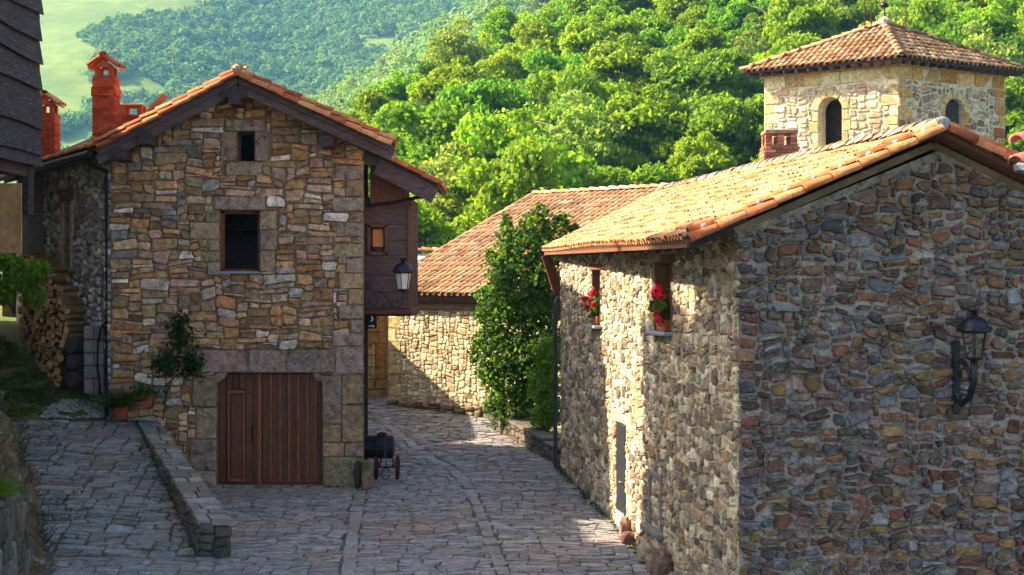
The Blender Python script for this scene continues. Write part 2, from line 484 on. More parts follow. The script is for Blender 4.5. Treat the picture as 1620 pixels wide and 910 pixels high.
def masonry(parent, O, U, N, V, rects, fixed, pal, fpal, mat, n_ind, rng, joint=.03, rnd=.3, jit=.012, amp=.05, wsc=3.5, proud=.045, flat=.82, hps=(), smooth=False,
            jc=.38, name='stone', rest='stonework', fixed_proud=.03, fixed_joint=.014, fixed_name='dressed_stone', vis=None):
    """stones on a wall plane O + u*U + v*V + n*N as sub-parts of parent"""
    O, U, N, V = Vector(O), Vector(U), Vector(N), Vector(V)
    items = []
    seed = rng.uniform(0, 50)
    for r in rects:
        pl = outline(r, rng, joint * rng.uniform(.7, 1.4), rnd, jit, amp, wsc, seed)
        pl = clip_poly(pl, hps) if hps else pl
        if len(pl) < 4:
            continue
        ar = abs(sum(pl[i][0] * pl[(i + 1) % len(pl)][1] - pl[(i + 1) % len(pl)][0] * pl[i][1] for i in range(len(pl)))) / 2
        if ar < .0015:
            continue
        items.append((ar, pl, False))
    for r in fixed:
        pl = outline(r[:4], rng, fixed_joint, .05, .006, .012, 3, seed)
        pl = clip_poly(pl, hps) if hps else pl
        if len(pl) >= 4:
            items.append((99, pl, True))
    def key(it):
        c = O + U * it[1][0][0] + V * it[1][0][1]
        k = it[0] / max(1, c.y) ** 2
        if vis:
            k *= vis(it[1][0][0], it[1][0][1])
        return -k
    items.sort(key=key)
    big = MB()
    for i, (ar, pl, fx) in enumerate(items):
        vs, fs = stone_geo(pl, fixed_proud if fx else proud, .93 if fx else flat, rng)
        W3 = [O + U * a + V * b + N * c for a, b, c in vs]
        col = jitcol(pick(fpal if fx else pal, rng), rng, .2 if fx else jc, .05)
        if i < n_ind:
            mesh_obj(fixed_name if fx else name, np.array([tuple(p) for p in W3]), fs, mat, parent, [col] * len(W3), smooth and not fx)
        else:
            big.add(W3, fs, col)
    if big.v:
        big.build(rest, mat, parent, smooth, kind='stuff')

def wall_core(name, parent, O, U, N, poly_hps, W, v0, v1, openings, mat, depth=.4, extra_v=()):
    """mortar sheet with real openings and reveals; opening = (u0,v0,u1,v1) or (u0,v0,u1,v1,'arch')"""
    O, U, N, V = Vector(O), Vector(U), Vector(N), Vector((0, 0, 1))
    us = sorted({0.0, W} | {o[k] for o in openings for k in (0, 2)})
    vs = sorted({v0, v1} | {o[k] for o in openings for k in (1, 3)})
    mb = MB()
    pt = lambda u, v, n=0.0: O + U * u + V * v + N * n
    def cell(poly):
        pl = clip_poly(poly, poly_hps)
        if len(pl) >= 3:
            mb.add([pt(*p) for p in pl], [tuple(range(len(pl)))])
    for i in range(len(us) - 1):
        for j in range(len(vs) - 1):
            mu, mv = (us[i] + us[i + 1]) / 2, (vs[j] + vs[j + 1]) / 2
            if any(o[0] < mu < o[2] and o[1] < mv < o[3] for o in openings):
                continue
            cell([(us[i], vs[j]), (us[i + 1], vs[j]), (us[i + 1], vs[j + 1]), (us[i], vs[j + 1])])
    for o in openings:
        a, b, c, d = o[:4]
        if len(o) > 4:                                # round arch in the top of the opening
            r = (c - a) / 2; k = 12; cx = (a + c) / 2; cy = d - r
            arc = [(cx - r * math.cos(math.pi * t / k), cy + r * math.sin(math.pi * t / k)) for t in range(k + 1)]
            for t in range(k):
                p, q = arc[t], arc[t + 1]
                cell([p, q, (q[0], d), (p[0], d)] if abs(p[1] - d) > 1e-6 or abs(q[1] - d) > 1e-6 else [p, q, (q[0], d)])
                mb.add([pt(*p), pt(*q), pt(*q, -depth), pt(*p, -depth)], [(0, 1, 2, 3)])
            rim = [((a, cy), (a, b)), ((a, b), (c, b)), ((c, b), (c, cy))]
        else:
            rim = [((a, d), (a, b)), ((a, b), (c, b)), ((c, b), (c, d)), ((c, d), (a, d))]
        for p, q in rim:
            mb.add([pt(*p), pt(*q), pt(*q, -depth), pt(*p, -depth)], [(0, 1, 2, 3)])
    return mb.build(name, mat, parent)

# ------------------------------------------------------------------ clay tiles
def tile_template(L=.44, r0=.098, r1=.078, seg=6, th=.016):
    vs, fs = [], []
    for (y, r, z) in ((0, r0, .028), (L, r1, 0.0)):
        for k in range(seg + 1):
            a = math.pi * k / seg
            vs.append((-r * math.cos(a), y, r * .78 * math.sin(a) + z))
    for k in range(seg + 1):
        a = math.pi * k / seg
        vs.append((-(r0 - th) * math.cos(a), 0, (r0 - th) * .78 * math.sin(a) + .028 - (0.004)))
    n = seg + 1
    for k in range(seg):
        fs.append((k, k + 1, n + k + 1, n + k))
        fs.append((k + 1, k, 2 * n + k, 2 * n + k + 1))
    return np.array(vs), fs

TV, TF = tile_template()
TILE_MESH = {}
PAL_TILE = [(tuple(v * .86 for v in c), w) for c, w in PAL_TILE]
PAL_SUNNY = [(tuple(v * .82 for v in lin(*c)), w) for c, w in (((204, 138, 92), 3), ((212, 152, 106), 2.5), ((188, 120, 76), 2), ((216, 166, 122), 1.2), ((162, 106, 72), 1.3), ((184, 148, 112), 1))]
PAL_TILE_OLD = [(tuple(v * .82 for v in c), w) for c, w in PAL_TILE_OLD]
def tile_variants(key, pal):
    if key not in TILE_MESH:
        rng = random.Random(hash(key) % 1000 if not isinstance(key, str) else sum(map(ord, key)))
        out = []
        for i in range(14):
            c = jitcol(pick(pal, rng), rng, .2, .06)
            me = raw_mesh('roof_tile', TV, TF, [c] * len(TV), True)
            me.materials.append(M['tile'])
            out.append(me)
        TILE_MESH[key] = out
    return TILE_MESH[key]

def put_tiles(mats, key, pal, parent, n_ind, rng, name='roof_tile', rest='tile_rows'):
    """mats: list of (key distance, 4x4 world matrix); nearest n_ind are objects, the rest one mesh"""
    mats.sort(key=lambda t: t[0])
    meshes = tile_variants(key, pal)
    inv = Matrix.Translation(-WL[parent])
    for d, m in mats[:n_ind]:
        o = bpy.data.objects.new(name, rng.choice(meshes))
        COL.objects.link(o)
        o.parent = parent; o.matrix_parent_inverse = inv
        o.matrix_basis = m
    restm = mats[n_ind:]
    if restm:
        A = np.array([[list(r) for r in m] for d, m in restm])
        H = np.concatenate([TV, np.ones((len(TV), 1))], 1)
        W = np.einsum('nij,kj->nki', A, H)[:, :, :3].reshape(-1, 3)
        nv = len(TV)
        fs = [tuple(i * nv + k for k in f) for i in range(len(restm)) for f in TF]
        cols = []
        for i in range(len(restm)):
            cols += [jitcol(pick(pal, rng), rng, .2, .06)] * nv
        mesh_obj(rest, W, fs, M['tile'], parent, cols, True, 'stuff')

def frame_mat(p, x, y, z, s=1.0):
    return Matrix(((x.x * s, y.x * s, z.x * s, p.x), (x.y * s, y.y * s, z.y * s, p.y), (x.z * s, y.z * s, z.z * s, p.z), (0, 0, 0, 1)))

def tile_roof(parent, E0, E1, R0, R1, key, pal, n_ind, rng, pitch=.215, expo=.33, keep=None, sag=0.0, jit=.008, ind_key=None):
    """barrel tiles on the patch eave E0-E1, ridge R0-R1 (columns run from eave to ridge)"""
    E0, E1, R0, R1 = map(Vector, (E0, E1, R0, R1))
    W = ((E1 - E0).length + (R1 - R0).length) / 2
    L = ((R0 - E0).length + (R1 - E1).length) / 2
    nc, nr = max(1, round(W / pitch)), max(1, round(L / expo))
    mats = []; pan = MB()
    ph = rng.uniform(0, 6)
    for i in range(nc):
        for half in (0, 1):
            u = (i + (.5 if half == 0 else 1.0)) / nc
            if u > 1:
                continue
            for j in range(nr):
                s = j / nr
                if keep and not keep(u, s + .5 / nr):
                    continue
                a = E0.lerp(E1, u); b = R0.lerp(R1, u)
                y = (b - a).normalized(); x = (E1 - E0).normalized()
                z = x.cross(y).normalized()
                if z.z < 0:
                    z = -z
                x = y.cross(z)
                p = a.lerp(b, s) + z * (math.sin(u * 9 + ph) * sag)
                if half == 0:
                    th = rng.uniform(-.025, .025)
                    xx = x * math.cos(th) + y * math.sin(th); yy = y * math.cos(th) - x * math.sin(th)
                    p = p + z * (.022 + rng.uniform(-jit, jit)) + x * rng.uniform(-jit, jit) + y * rng.uniform(-.02, .02)
                    k = rng.uniform(.96, 1.04) * (expo / .33)
                    m = frame_mat(p, xx * (pitch / .215), yy * k, z * (pitch / .215))
                    mats.append((ind_key(p) if ind_key else (p - Vector((0, 0, 5))).length, m))
                else:
                    q = a.lerp(b, (j + 1.12) / nr) + z * (math.sin(u * 9 + ph) * sag)
                    h = pitch * .36
                    vs = []
                    for (c, lift) in ((p - y * .02, .018), (q, .0)):
                        for t in (-1, -.5, 0, .5, 1):
                            vs.append(c + x * (h * t) + z * (.012 + lift + .05 * t * t - .02))
                    pan.add(vs, [(k_, k_ + 1, k_ + 6, k_ + 5) for k_ in range(4)], jitcol(pick(pal, rng), rng, .2, .06))
    put_tiles(mats, key, pal, parent, n_ind, rng)
    if pan.v:
        pan.build('channel_tiles', M['tile'], parent, True, 'stuff')

def tiles_along(parent, A, B, up, key, pal, rng, step=.36, s=1.25, name='ridge_tile', lift=.0, off=0):
    A, B = Vector(A), Vector(B)
    y = (B - A); n = max(1, round(y.length / step)); y.normalize()
    x = y.cross(Vector(up)).normalized(); z = x.cross(y)
    meshes = tile_variants(key, pal); inv = Matrix.Translation(-WL[parent])
    for i in range(n):
        p = A.lerp(B, i / n) + z * (lift + rng.uniform(-.006, .006)) + x * rng.uniform(-.012, .012)
        th = rng.uniform(-.03, .03)
        o = bpy.data.objects.new(name, rng.choice(meshes)); COL.objects.link(o)
        o.parent = parent; o.matrix_parent_inverse = inv
        o.matrix_basis = frame_mat(p, (x * math.cos(th) + y * math.sin(th)) * s, (y * math.cos(th) - x * math.sin(th)) * (s if s < 1.3 else 1.1), z * s)

def deck(name, parent, pts, thick, mat):
    pts = [Vector(p) for p in pts]
    n = (pts[1] - pts[0]).cross(pts[2] - pts[0]).normalized()
    if n.z < 0:
        n = -n
    k = len(pts)
    mb = MB()
    mb.add(pts + [p - n * thick for p in pts], [tuple(range(k)), tuple(range(2 * k - 1, k - 1, -1))] + [(i, (i + 1) % k, k + (i + 1) % k, k + i) for i in range(k)])
    return mb.build(name, mat, parent)

# ------------------------------------------------------------------ leaves
def leaf_quads(centers, size, rng, normals=None, spread=1.0, aspect=1.6):
    """numpy: rhombic leaves at centers"""
    N = len(centers)
    d = rng.normal(size=(N, 3))
    if normals is not None:
        d = d * spread + normals
    d /= np.linalg.norm(d, axis=1, keepdims=True) + 1e-9
    t = rng.normal(size=(N, 3)); t -= (t * d).sum(1, keepdims=True) * d
    t /= np.linalg.norm(t, axis=1, keepdims=True) + 1e-9
    b = np.cross(d, t)
    s = size * rng.uniform(.6, 1.35, size=(N, 1))
    V = np.stack([centers - t * s * aspect * .5, centers + b * s * .5 - d * s * .1, centers + t * s * aspect * .5, centers - b * s * .5 - d * s * .1], 1)
    return V

def crown_points(rng, n_lobes, per, rx, rz, zc, lobe_r=(.22, .36)):
    """points and outward normals on a clumpy crown of uneven lobes"""
    P_, N_ = [], []
    for i in range(n_lobes):
        d = rng.normal(size=3); d[2] = d[2] * .9 + .25
        d /= np.linalg.norm(d)
        k = rng.uniform(.35, .85)
        c = np.array([d[0] * rx * k, d[1] * rx * k, zc + d[2] * rz * k])
        r = rng.uniform(*lobe_r) * rx
        m = int(per * (r / (.3 * rx)) ** 2)
        q = rng.normal(size=(m, 3)); q /= np.linalg.norm(q, axis=1, keepdims=True)
        q[:, 2] = np.where(q[:, 2] < -.35, -q[:, 2] * .6, q[:, 2])
        rr = r * rng.uniform(.72, 1.08, size=(m, 1)) * np.array([[1, 1, .8]])
        P_.append(c + q * rr); N_.append(q)
    return np.concatenate(P_), np.concatenate(N_)

# ================================================================== THE SETTING
def G(Y):
    return (min(Y, 46.0) - 19.6) * .0606

def px_ground(x, y):
    d = 6.188 / ((y - HOR) / F + .0606)
    return Vector(((x - 810) / F * d, d, G(d)))

def interp(x, xs, ys):
    return float(np.interp(x, xs, ys))

def struct(o):
    o['kind'] = 'structure'
    return o

def grid_mesh(name, us, vs, fn, mat, parent=None, smooth=True):
    V = [fn(u, v) for v in vs for u in us]
    nu = len(us)
    fs = [(j * nu + i, j * nu + i + 1, (j + 1) * nu + i + 1, (j + 1) * nu + i) for j in range(len(vs) - 1) for i in range(nu - 1)]
    return struct(mesh_obj(name, np.array([tuple(p) for p in V]), fs, mat, parent, None, smooth))

grid_mesh('ground', np.linspace(-6000, 6000, 30), np.linspace(-3000, 8000, 30), lambda u, v: (u, v, -2.4), M['ground'])
street = grid_mesh('street', np.linspace(-8.5, 24, 52), np.linspace(8, 64, 60), lambda u, v: (u, v, G(v) - .012), M['joint'])

# ---- street paving
rng = random.Random(11)
WALL_D = Vector((-.1494, .9888, 0))
def cottage_x(Y):
    return 3.12 - .1511 * (Y - 19.6)
CH_W0 = Vector((-3.72, 42.9, 0)); CH_U = Vector((.76, -.65, 0)); CH_N = Vector((-.65, -.76, 0))
STRIPS = [[(570, 776), (564, 812), (557, 850), (551, 912), (545, 970)],
          [(613, 674), (647, 699), (687, 729), (709, 738), (736, 763), (755, 800), (773, 850), (797, 912), (815, 970)],
          [(632, 738), (665, 736), (700, 734)]]
strip_pts = [[px_ground(*p) for p in s] for s in STRIPS]
def seg_dist(x, y, a, b):
    ax, ay = b.x - a.x, b.y - a.y
    t = max(0, min(1, ((x - a.x) * ax + (y - a.y) * ay) / (ax * ax + ay * ay)))
    return math.hypot(x - a.x - t * ax, y - a.y - t * ay)
def in_strip(x, y, w):
    return any(seg_dist(x, y, s[i], s[i + 1]) < w for s in strip_pts for i in range(len(s) - 1))
def street_mask(x, y):
    if y < 32.9:
        if x > cottage_x(y) - .05: return False
    elif y < 38.9:
        if x > 1.05 - (y - 33) * .293: return False
    if (Vector((x, y, 0)) - CH_W0).dot(CH_N) < .05 and x > -3.75: return False
    if 24.55 < y < 30.62 and x < -4.86 - .46 * (y - 24.6): return False
    if y < 24.6 and x < interp(y, [20, 22, 23.5, 24.6], [-8.3, -8.1, -7.6, -7.9]): return False
    if y >= 30.55 and x < -3.2 - .643 * (y - 30.6): return False
    if y > 44.2 and x < -3.95: return False
    return not in_strip(x, y, .13)
SX0, SY0 = -8.2, 22.4
rects = pack(11.6, 23.4, .08, .04, (3, 11), (1, 4), rng, lambda u, v: street_mask(u + SX0, v + SY0))
masonry(street, (SX0, SY0, G(SY0)), (1, 0, 0), (0, 0, 1), (0, 1, .0606), rects, [], PAL_PAVE, PAL_PAVE, M['pave'], 300, rng, joint=.013, rnd=.3, jit=.012, amp=.09, wsc=1.6,
        proud=.014, flat=.92, jc=.17, name='paving_stone', rest='paving_stones_beyond')
k = 0
for s in strip_pts:
    for i in range(len(s) - 1):
        a, b = s[i], s[i + 1]
        L = (b - a).length; n = max(1, round(L / .75))
        for j in range(n):
            p, q = a.lerp(b, (j + .02) / n), a.lerp(b, (j + .98) / n)
            t = (q - p).normalized(); w = Vector((-t.y, t.x, 0))
            hw_ = .10 + .03 * rng.random()
            lat = [p - w * hw_, q - w * hw_, q + w * hw_, p + w * hw_]
            loc = (p + q) / 2
            pl = [(v.x - loc.x + rng.uniform(-.012, .012), v.y - loc.y + rng.uniform(-.012, .012)) for v in lat]
            pl = [pl[0], ((pl[0][0] + pl[1][0]) / 2, (pl[0][1] + pl[1][1]) / 2), pl[1], pl[2], ((pl[2][0] + pl[3][0]) / 2, (pl[2][1] + pl[3][1]) / 2), pl[3]]
            vs, fs = stone_geo(pl, .02, .95, rng)
            if loc.y < 60 and loc.y > 19:
                mesh_obj('strip_slab', np.array([(loc.x + a_, loc.y + b_, G(loc.y) + b_ * .0606 + c_) for a_, b_, c_ in vs]), fs, M['pave'], street, [jitcol(lin(138, 133, 132), rng)] * len(vs))

# ---- ramp and terrace on the left
def ramp_z(Y):
    return interp(Y, [18, 24.5, 30.6, 36, 60], [G(18), .30, 2.12, 3.9, 6.6])
def bank_x(Y):
    return interp(Y, [19, 22, 23.5, 24.6, 27, 30.6, 33, 36, 44], [-8.6, -8.2, -7.65, -8.0, -9.05, -10.7, -12.1, -14, -18])
def low_wall_x(Y):                    # ramp side of the parapet
    return -5.42 - .443 * (Y - 24.6)
def ramp_pt(u, Y):
    x0, x1 = bank_x(Y) - .6, (low_wall_x(Y) + .3 if Y < 30.6 else -7.9 - .643 * (Y - 30.6))
    x = x0 + (x1 - x0) * u
    return (x, Y, ramp_z(Y) - .014 + (.05 * noise.noise(Vector((x * 1.3, Y * 1.3, 3))) if Y > 30.9 else 0))
ramp = grid_mesh('ramp', np.linspace(0, 1, 18), np.linspace(24.5, 30.62, 26), ramp_pt, M['joint'])
terrace = grid_mesh('terrace', np.linspace(0, 1, 40), np.linspace(30.6, 52, 70), ramp_pt, M['earth'])
RV = (2.12 - .30) / 6.1
def ramp_mask(x, y):
    return x > bank_x(y) + .02 * math.sin(y * 9) and x < low_wall_x(y) - .02 and 24.55 < y < 30.5
rects = pack(6.2, 6.1, .10, .05, (3, 8), (2, 5), rng, lambda u, v: ramp_mask(u - 11.2, v + 24.52))
masonry(ramp, (-11.2, 24.52, .306), (1, 0, 0), (0, 0, 1), (0, 1, RV), rects, [], calm(PAL_PAVE, .3, (112, 112, 98)), PAL_PAVE, M['pave'], 280, rng, joint=.03, rnd=.3, jit=.014, amp=.08, wsc=1.7,
        proud=.02, flat=.88, jc=.22, name='ramp_stone', rest='ramp_stones_beyond')

def bank_pt(u, Y):
    hb = interp(Y, [17, 22.8, 23.6, 26, 29, 31.5, 34, 38], [3.2, 3.0, 3.2, 3.3, 2.6, 1.3, .7, .5])
    x0 = bank_x(Y)
    zr = ramp_z(Y) if Y > 24.5 else G(Y)
    if u < .6:                        # the steep face
        t = u / .6
        x = x0 - t * 1.35 + .12 * math.sin(Y * 2.1)
        z = zr - .15 + (hb + .15) * (t ** 1.25)
        amp = .32 * math.sin(math.pi * min(1, t * .9 + .08))
    else:
        t = (u - .6) / .4
        x = x0 - 1.35 - t * 9
        z = zr + hb + .5 * t
        amp = .12
    q = Vector((x * 1.3, Y * 1.3, z * 1.3))
    d = noise.fractal(q, .9, 2.1, 4) * amp
    return (x + d, Y + .5 * d, z + d * .6)
bank = grid_mesh('bank', np.concatenate([np.linspace(0, .6, 46), np.linspace(.62, 1, 12)]), np.linspace(17, 40, 200), bank_pt, M['bank'], smooth=False)

# ---- hills
CREST_U = [-.30, -.20, -.16, -.13, -.115, -.0756, -.049, -.022, .022, .062, .2, .36, .6]
CREST_E = [.02, .045, .075, .098, .112, .135, .158, .172, .190, .207, .265, .31, .36]
def hill_crest(u):
    e = interp(u, CREST_U, CREST_E)
    yc = interp(u, [-.3, -.13, 0, .15, .6], [125, 140, 190, 235, 280])
    return e, yc
def hill_z(u, Y):
    e, yc = hill_crest(u)
    zc = CAMZ + e * yc - 6.5
    z0 = 1.2
    t = (Y - 72) / (yc - 72)
    if t <= 1:
        z = z0 + (zc - z0) * max(0, t) ** 1.08
    else:
        z = zc - (Y - yc) * .12
    return z + 1.1 * noise.noise(Vector((u * Y * .05, Y * .05, 2)))
struct(grid_mesh('wooded_hill', np.linspace(-.3, .6, 60), np.linspace(62, 360, 60), lambda u, Y: (u * Y, Y, hill_z(u, Y)), M['forest_floor']))

MID_U = [-.32, -.2, -.16, -.14, -.093, -.049, 0, .05, .2]
MID_E = [.03, .08, .112, .132, .158, .190, .212, .225, .235]
def mid_z(u, Y):
    e = interp(u, MID_U, MID_E)
    yc = 470
    zc = CAMZ + e * yc - 6
    t = (Y - 290) / (yc - 290)
    z = (zc * .42 + zc * .58 * max(0, t) if t <= 1 else zc - (Y - yc) * .15)
    return z + 3 * noise.noise(Vector((u * Y * .02, Y * .02, 9)))
struct(grid_mesh('middle_hill', np.linspace(-.32, .22, 50), np.linspace(285, 640, 40), lambda u, Y: (u * Y, Y, mid_z(u, Y)), M['meadow']))

def far_z(X, Y):
    t = (Y - 640) / 1000.0
    z = 430 * t * (1 + .12 * t) - 6
    z += 26 * noise.noise(Vector((X * .0022 + 3, Y * .0022, 5))) * min(1, t * 2.5 + .2)
    z += 9 * noise.noise(Vector((X * .008, Y * .006, 8)))
    z += -22 * math.exp(-((X + 150 + (Y - 900) * .1) / 60.0) ** 2) * min(1, max(0, t) * 3)     # a gully
    return z
struct(grid_mesh('far_mountain', np.linspace(-1100, 900, 130), np.linspace(640, 2100, 110), lambda X, Y: (X, Y, far_z(X, Y)), M['meadow']))

# ---- forests that read as one mass
def mass_forest(name, pts, r, quads, cols, nr, size, seed, label, mat):
    rg = np.random.default_rng(seed)
    T = len(pts)
    q = rg.normal(size=(T, quads, 3)); q /= np.linalg.norm(q, axis=2, keepdims=True)
    q[:, :, 2] = np.abs(q[:, :, 2]) * 1.15 - .25
    rr = np.array(r)[:, None, None] * rg.uniform(.65, 1.05, size=(T, quads, 1))
    lump = 1 + .25 * np.sin(q[:, :, 0:1] * 4 + rg.uniform(0, 6, (T, 1, 1))) * np.cos(q[:, :, 1:2] * 5 + rg.uniform(0, 6, (T, 1, 1)))
    C = np.array(pts)[:, None, :] + q * rr * lump * np.array([1, 1, 1.1]) + np.array([0, 0, .9]) * np.array(r)[:, None, None]
    nrm = q.reshape(-1, 3); C = C.reshape(-1, 3)
    V = leaf_quads(C, 1.0, rg, nrm, spread=.22, aspect=1.25)
    ctr = V.mean(1, keepdims=True)
    V = ctr + (V - ctr) * np.repeat(np.array(r) * size, quads)[:, None, None]
    cc = np.repeat(np.array(cols), quads, axis=0) * rg.uniform(.7, 1.3, size=(T * quads, 1))
    o = quads_mesh(name, V, cc, mat, None, 'stuff')
    tag(o, label, 'forest')
    return o

rg = np.random.default_rng(5)
pts, rr_, cc_ = [], [], []
base = np.array([.115, .20, .055])
tries = 0
while len(pts) < 8800 and tries < 90000:
    tries += 1
    Y = 700 + 1150 * rg.random() ** 1.15
    u = rg.uniform(-.36, .03)
    X = u * Y
    z = far_z(X, Y)
    x_px = 810 + u * F; y_px = HOR - (z - CAMZ) / Y * F
    if y_px < -60:
        continue
    m = noise.noise(Vector((X * .012, Y * .006, 1.5))) + .5 * noise.noise(Vector((X * .035, Y * .018, 4)))
    lim = -.9 if x_px > 380 else interp(x_px, [0, 110, 150, 200, 260, 330, 380], [.42, .32, .12, -.05, -.28, -.6, -.9])
    if y_px < 30 and x_px < 330:
        lim += .45
    if y_px > 170:
        lim -= .22
    if m < lim:
        continue
    if x_px > 560 and x_px < 625 and 62 < y_px < 88:
        continue
    pts.append((X, Y, z)); rr_.append(rg.uniform(3.0, 5.6) * (1.3 if rg.random() < .12 else 1))
    k_ = rg.uniform(.75, 1.25)
    cc_.append(base * k_ * np.array([rg.uniform(.85, 1.25), 1, rg.uniform(.8, 1.2)]))
mass_forest('far_forest', pts, rr_, 48, cc_, None, .40, 3, 'hazy blue-green forest and scattered trees on the far mountainside', M['leaf_far'])

pts, rr_, cc_ = [], [], []
base = np.array([.20, .29, .10])
while len(pts) < 1150:
    Y = rg.uniform(300, 490); u = rg.uniform(-.24, .12)
    X = u * Y; z = mid_z(u, Y)
    x_px = 810 + u * F; y_px = HOR - (z - CAMZ) / Y * F
    if 865 < x_px < 905 and 0 < y_px < 40:
        continue
    pts.append((X, Y, z)); rr_.append(rg.uniform(2.3, 4.2))
    k_ = rg.uniform(.75, 1.25)
    cc_.append(base * k_ * np.array([rg.uniform(.75, 1.15), 1, rg.uniform(.7, 1.3)]))
mass_forest('middle_forest', pts, rr_, 150, cc_, None, .26, 4, 'pale grey-green wood covering the spur behind the bright trees', M['leaf_far'])

# ---- trees one can tell apart on the near hill
def make_tree(name, seed, rx, rz, zc, lobes, per, leaf, c0, label, group, cat='tree', bark='bark', mat='leaf_hill', lobe_r=(.22, .38)):
    rg = np.random.default_rng(seed); rn = random.Random(seed)
    e = thing(name, (0, 0, 0), label, cat, group)
    tb = MB()
    top = Vector((rn.uniform(-.4, .4), rn.uniform(-.4, .4), zc + rz * .3))
    mid = top * .5 + Vector((rn.uniform(-.25, .25), rn.uniform(-.25, .25), 0))
    r = rx * .055 + .05
    tb.tube([(0, 0, -1.0), (0, 0, .3), mid, top], [r * 1.35, r, r * .7, r * .2], 8)
    for k in range(7):
        a = rn.uniform(0, 6.28); f = rn.uniform(.3, .8)
        p = mid.lerp(top, f) if f > .5 else Vector((0, 0, .3)).lerp(mid, .6 + f * .6)
        q = p + Vector((math.cos(a) * rx * .62, math.sin(a) * rx * .62, rz * rn.uniform(.25, .6)))
        tb.tube([p, p.lerp(q, .5) + Vector((0, 0, .15 * rz)), q], [r * .45, r * .28, r * .08], 5)
    tb.build('trunk', M[bark], e, True)
    C, Nn = crown_points(rg, lobes, per, rx, rz, zc, lobe_r)
    V = leaf_quads(C, leaf, rg, Nn, .75, 1.35)
    hgt = np.clip((C[:, 2] - zc) / rz, -1, 1)[:, None]
    cc = np.array(c0)[None] * rg.uniform(.72, 1.3, size=(len(C), 1)) * np.concatenate([rg.uniform(.8, 1.25, size=(len(C), 1)), np.ones((len(C), 1)), rg.uniform(.6, 1.3, size=(len(C), 1))], 1)
    o = quads_mesh('crown', V, cc, M[mat], e, loc=(0, 0, 0))
    return e

def copy_tree(o):
    c = o.copy(); COL.objects.link(c)
    for ch in list(o.children):
        d = ch.copy(); COL.objects.link(d)
        d.parent = c
    return c

YEL, GRN, DRK, OLI = (.205, .330, .020), (.140, .275, .022), (.085, .180, .022), (.205, .285, .060)
protos = [
    (make_tree('broadleaf_tree', 21, 4.3, 3.9, 4.6, 44, 290, .25, YEL, 'bright yellow-green broad round-crowned tree on the wooded hill', 'yellow-green trees on the hill'), 3.2),
    (make_tree('broadleaf_tree', 22, 4.6, 4.3, 4.9, 48, 290, .27, GRN, 'mid-green dense broad-crowned tree on the wooded hill', 'mid-green trees on the hill'), 3),
    (make_tree('broadleaf_tree', 23, 3.3, 4.6, 5.2, 40, 270, .23, YEL, 'bright yellow-green tall narrow-crowned tree on the wooded hill', 'narrow yellow-green trees on the hill'), 2.4),
    (make_tree('broadleaf_tree', 24, 4.0, 3.6, 4.2, 42, 280, .25, DRK, 'dark green shady tree among brighter trees on the hill', 'dark green trees on the hill'), 1.1),
    (make_tree('broadleaf_tree', 25, 3.8, 4.2, 5.2, 30, 200, .23, OLI, 'pale olive thin-leaved tree with stems showing on the hill', 'pale olive trees on the hill'), 1.2),
    (make_tree('broadleaf_tree', 26, 2.8, 2.7, 3.2, 32, 240, .21, GRN, 'small mid-green tree low on the wooded hill', 'small trees on the hill'), 1.4),
]
pts, rr_, cc_ = [], [], []
while len(pts) < 1500:
    Y = math.sqrt(rg.uniform(80 ** 2, 255 ** 2)); u = rg.uniform(-.18, .39)
    if Y > hill_crest(u)[1] + 4:
        continue
    pts.append((u * Y, Y, hill_z(u, Y) - .6)); rr_.append(rg.uniform(1.5, 2.9))
    cc_.append(np.array(GRN if rg.random() < .5 else YEL) * rg.uniform(.75, 1.1))
tag(mass_forest('undergrowth', pts, rr_, 150, cc_, None, .17, 8, 'leafy green undergrowth between the trees of the wooded hill', M['leaf_far']), 'leafy green undergrowth between the trees of the wooded hill', 'undergrowth')
rn = random.Random(77)
spots = []
tries = 0
while len(spots) < 298 and tries < 20000:
    tries += 1
    Y = math.sqrt(rn.uniform(80 ** 2, 262 ** 2)); u = rn.uniform(-.165, .385)
    e_, yc = hill_crest(u)
    if Y > yc + 6:
        continue
    X = u * Y
    if Y < 92 and X > 3:              # hidden behind the church and the tower
        continue
    md = 3.9 + Y * .0055
    if any((X - a) ** 2 + (Y - b) ** 2 < md * md for a, b in spots):
        continue
    spots.append((X, Y))
used = [False] * len(protos)
for (X, Y) in spots:
    i = rn.choices(range(len(protos)), [p[1] for p in protos])[0]
    if i == 5 and Y > 150:
        i = 0
    o = protos[i][0] if not used[i] else copy_tree(protos[i][0])
    used[i] = True
    o.location = (X, Y, hill_z(X / Y, Y) - .2)
    s = rn.uniform(.8, 1.2)
    o.rotation_euler = (rn.uniform(-.06, .06), rn.uniform(-.06, .06), rn.uniform(0, 6.28))
    o.scale = (s * rn.uniform(.88, 1.12), s * rn.uniform(.88, 1.12), s * rn.uniform(.88, 1.15))

# ================================================================== STONE HOUSE ON THE LEFT
rng = random.Random(3)
HD = 30.6                                                   # depth of its front
hx = lambda x: (x - 810) / F * HD
hz_ = lambda y: CAMZ - (y - HOR) / F * HD
house = thing('stone_house', (hx(375), HD, hz_(770)), 'gabled stone house with brown garage door and one dark open window', 'house')
HX0, HX1 = hx(175), hx(576)
HW = HX1 - HX0
HU, HN = Vector((1, 0, 0)), Vector((0, -1, 0))
HO = Vector((HX0, HD, 0))
U_ = lambda x: hx(x) - HX0
def R_(x0, y0, x1, y1):                                     # photo rectangle -> wall rectangle
    return (U_(x0), hz_(y1), U_(x1), hz_(y0))
apex_u, apex_v = U_(376), hz_(128)
left_v, right_v = hz_(243), hz_(240)
def hp_from(p, q):                                          # keep below the line p->q (p left of q)
    a, b = -(q[1] - p[1]), (q[0] - p[0])
    return (a, b, a * p[0] + b * p[1])
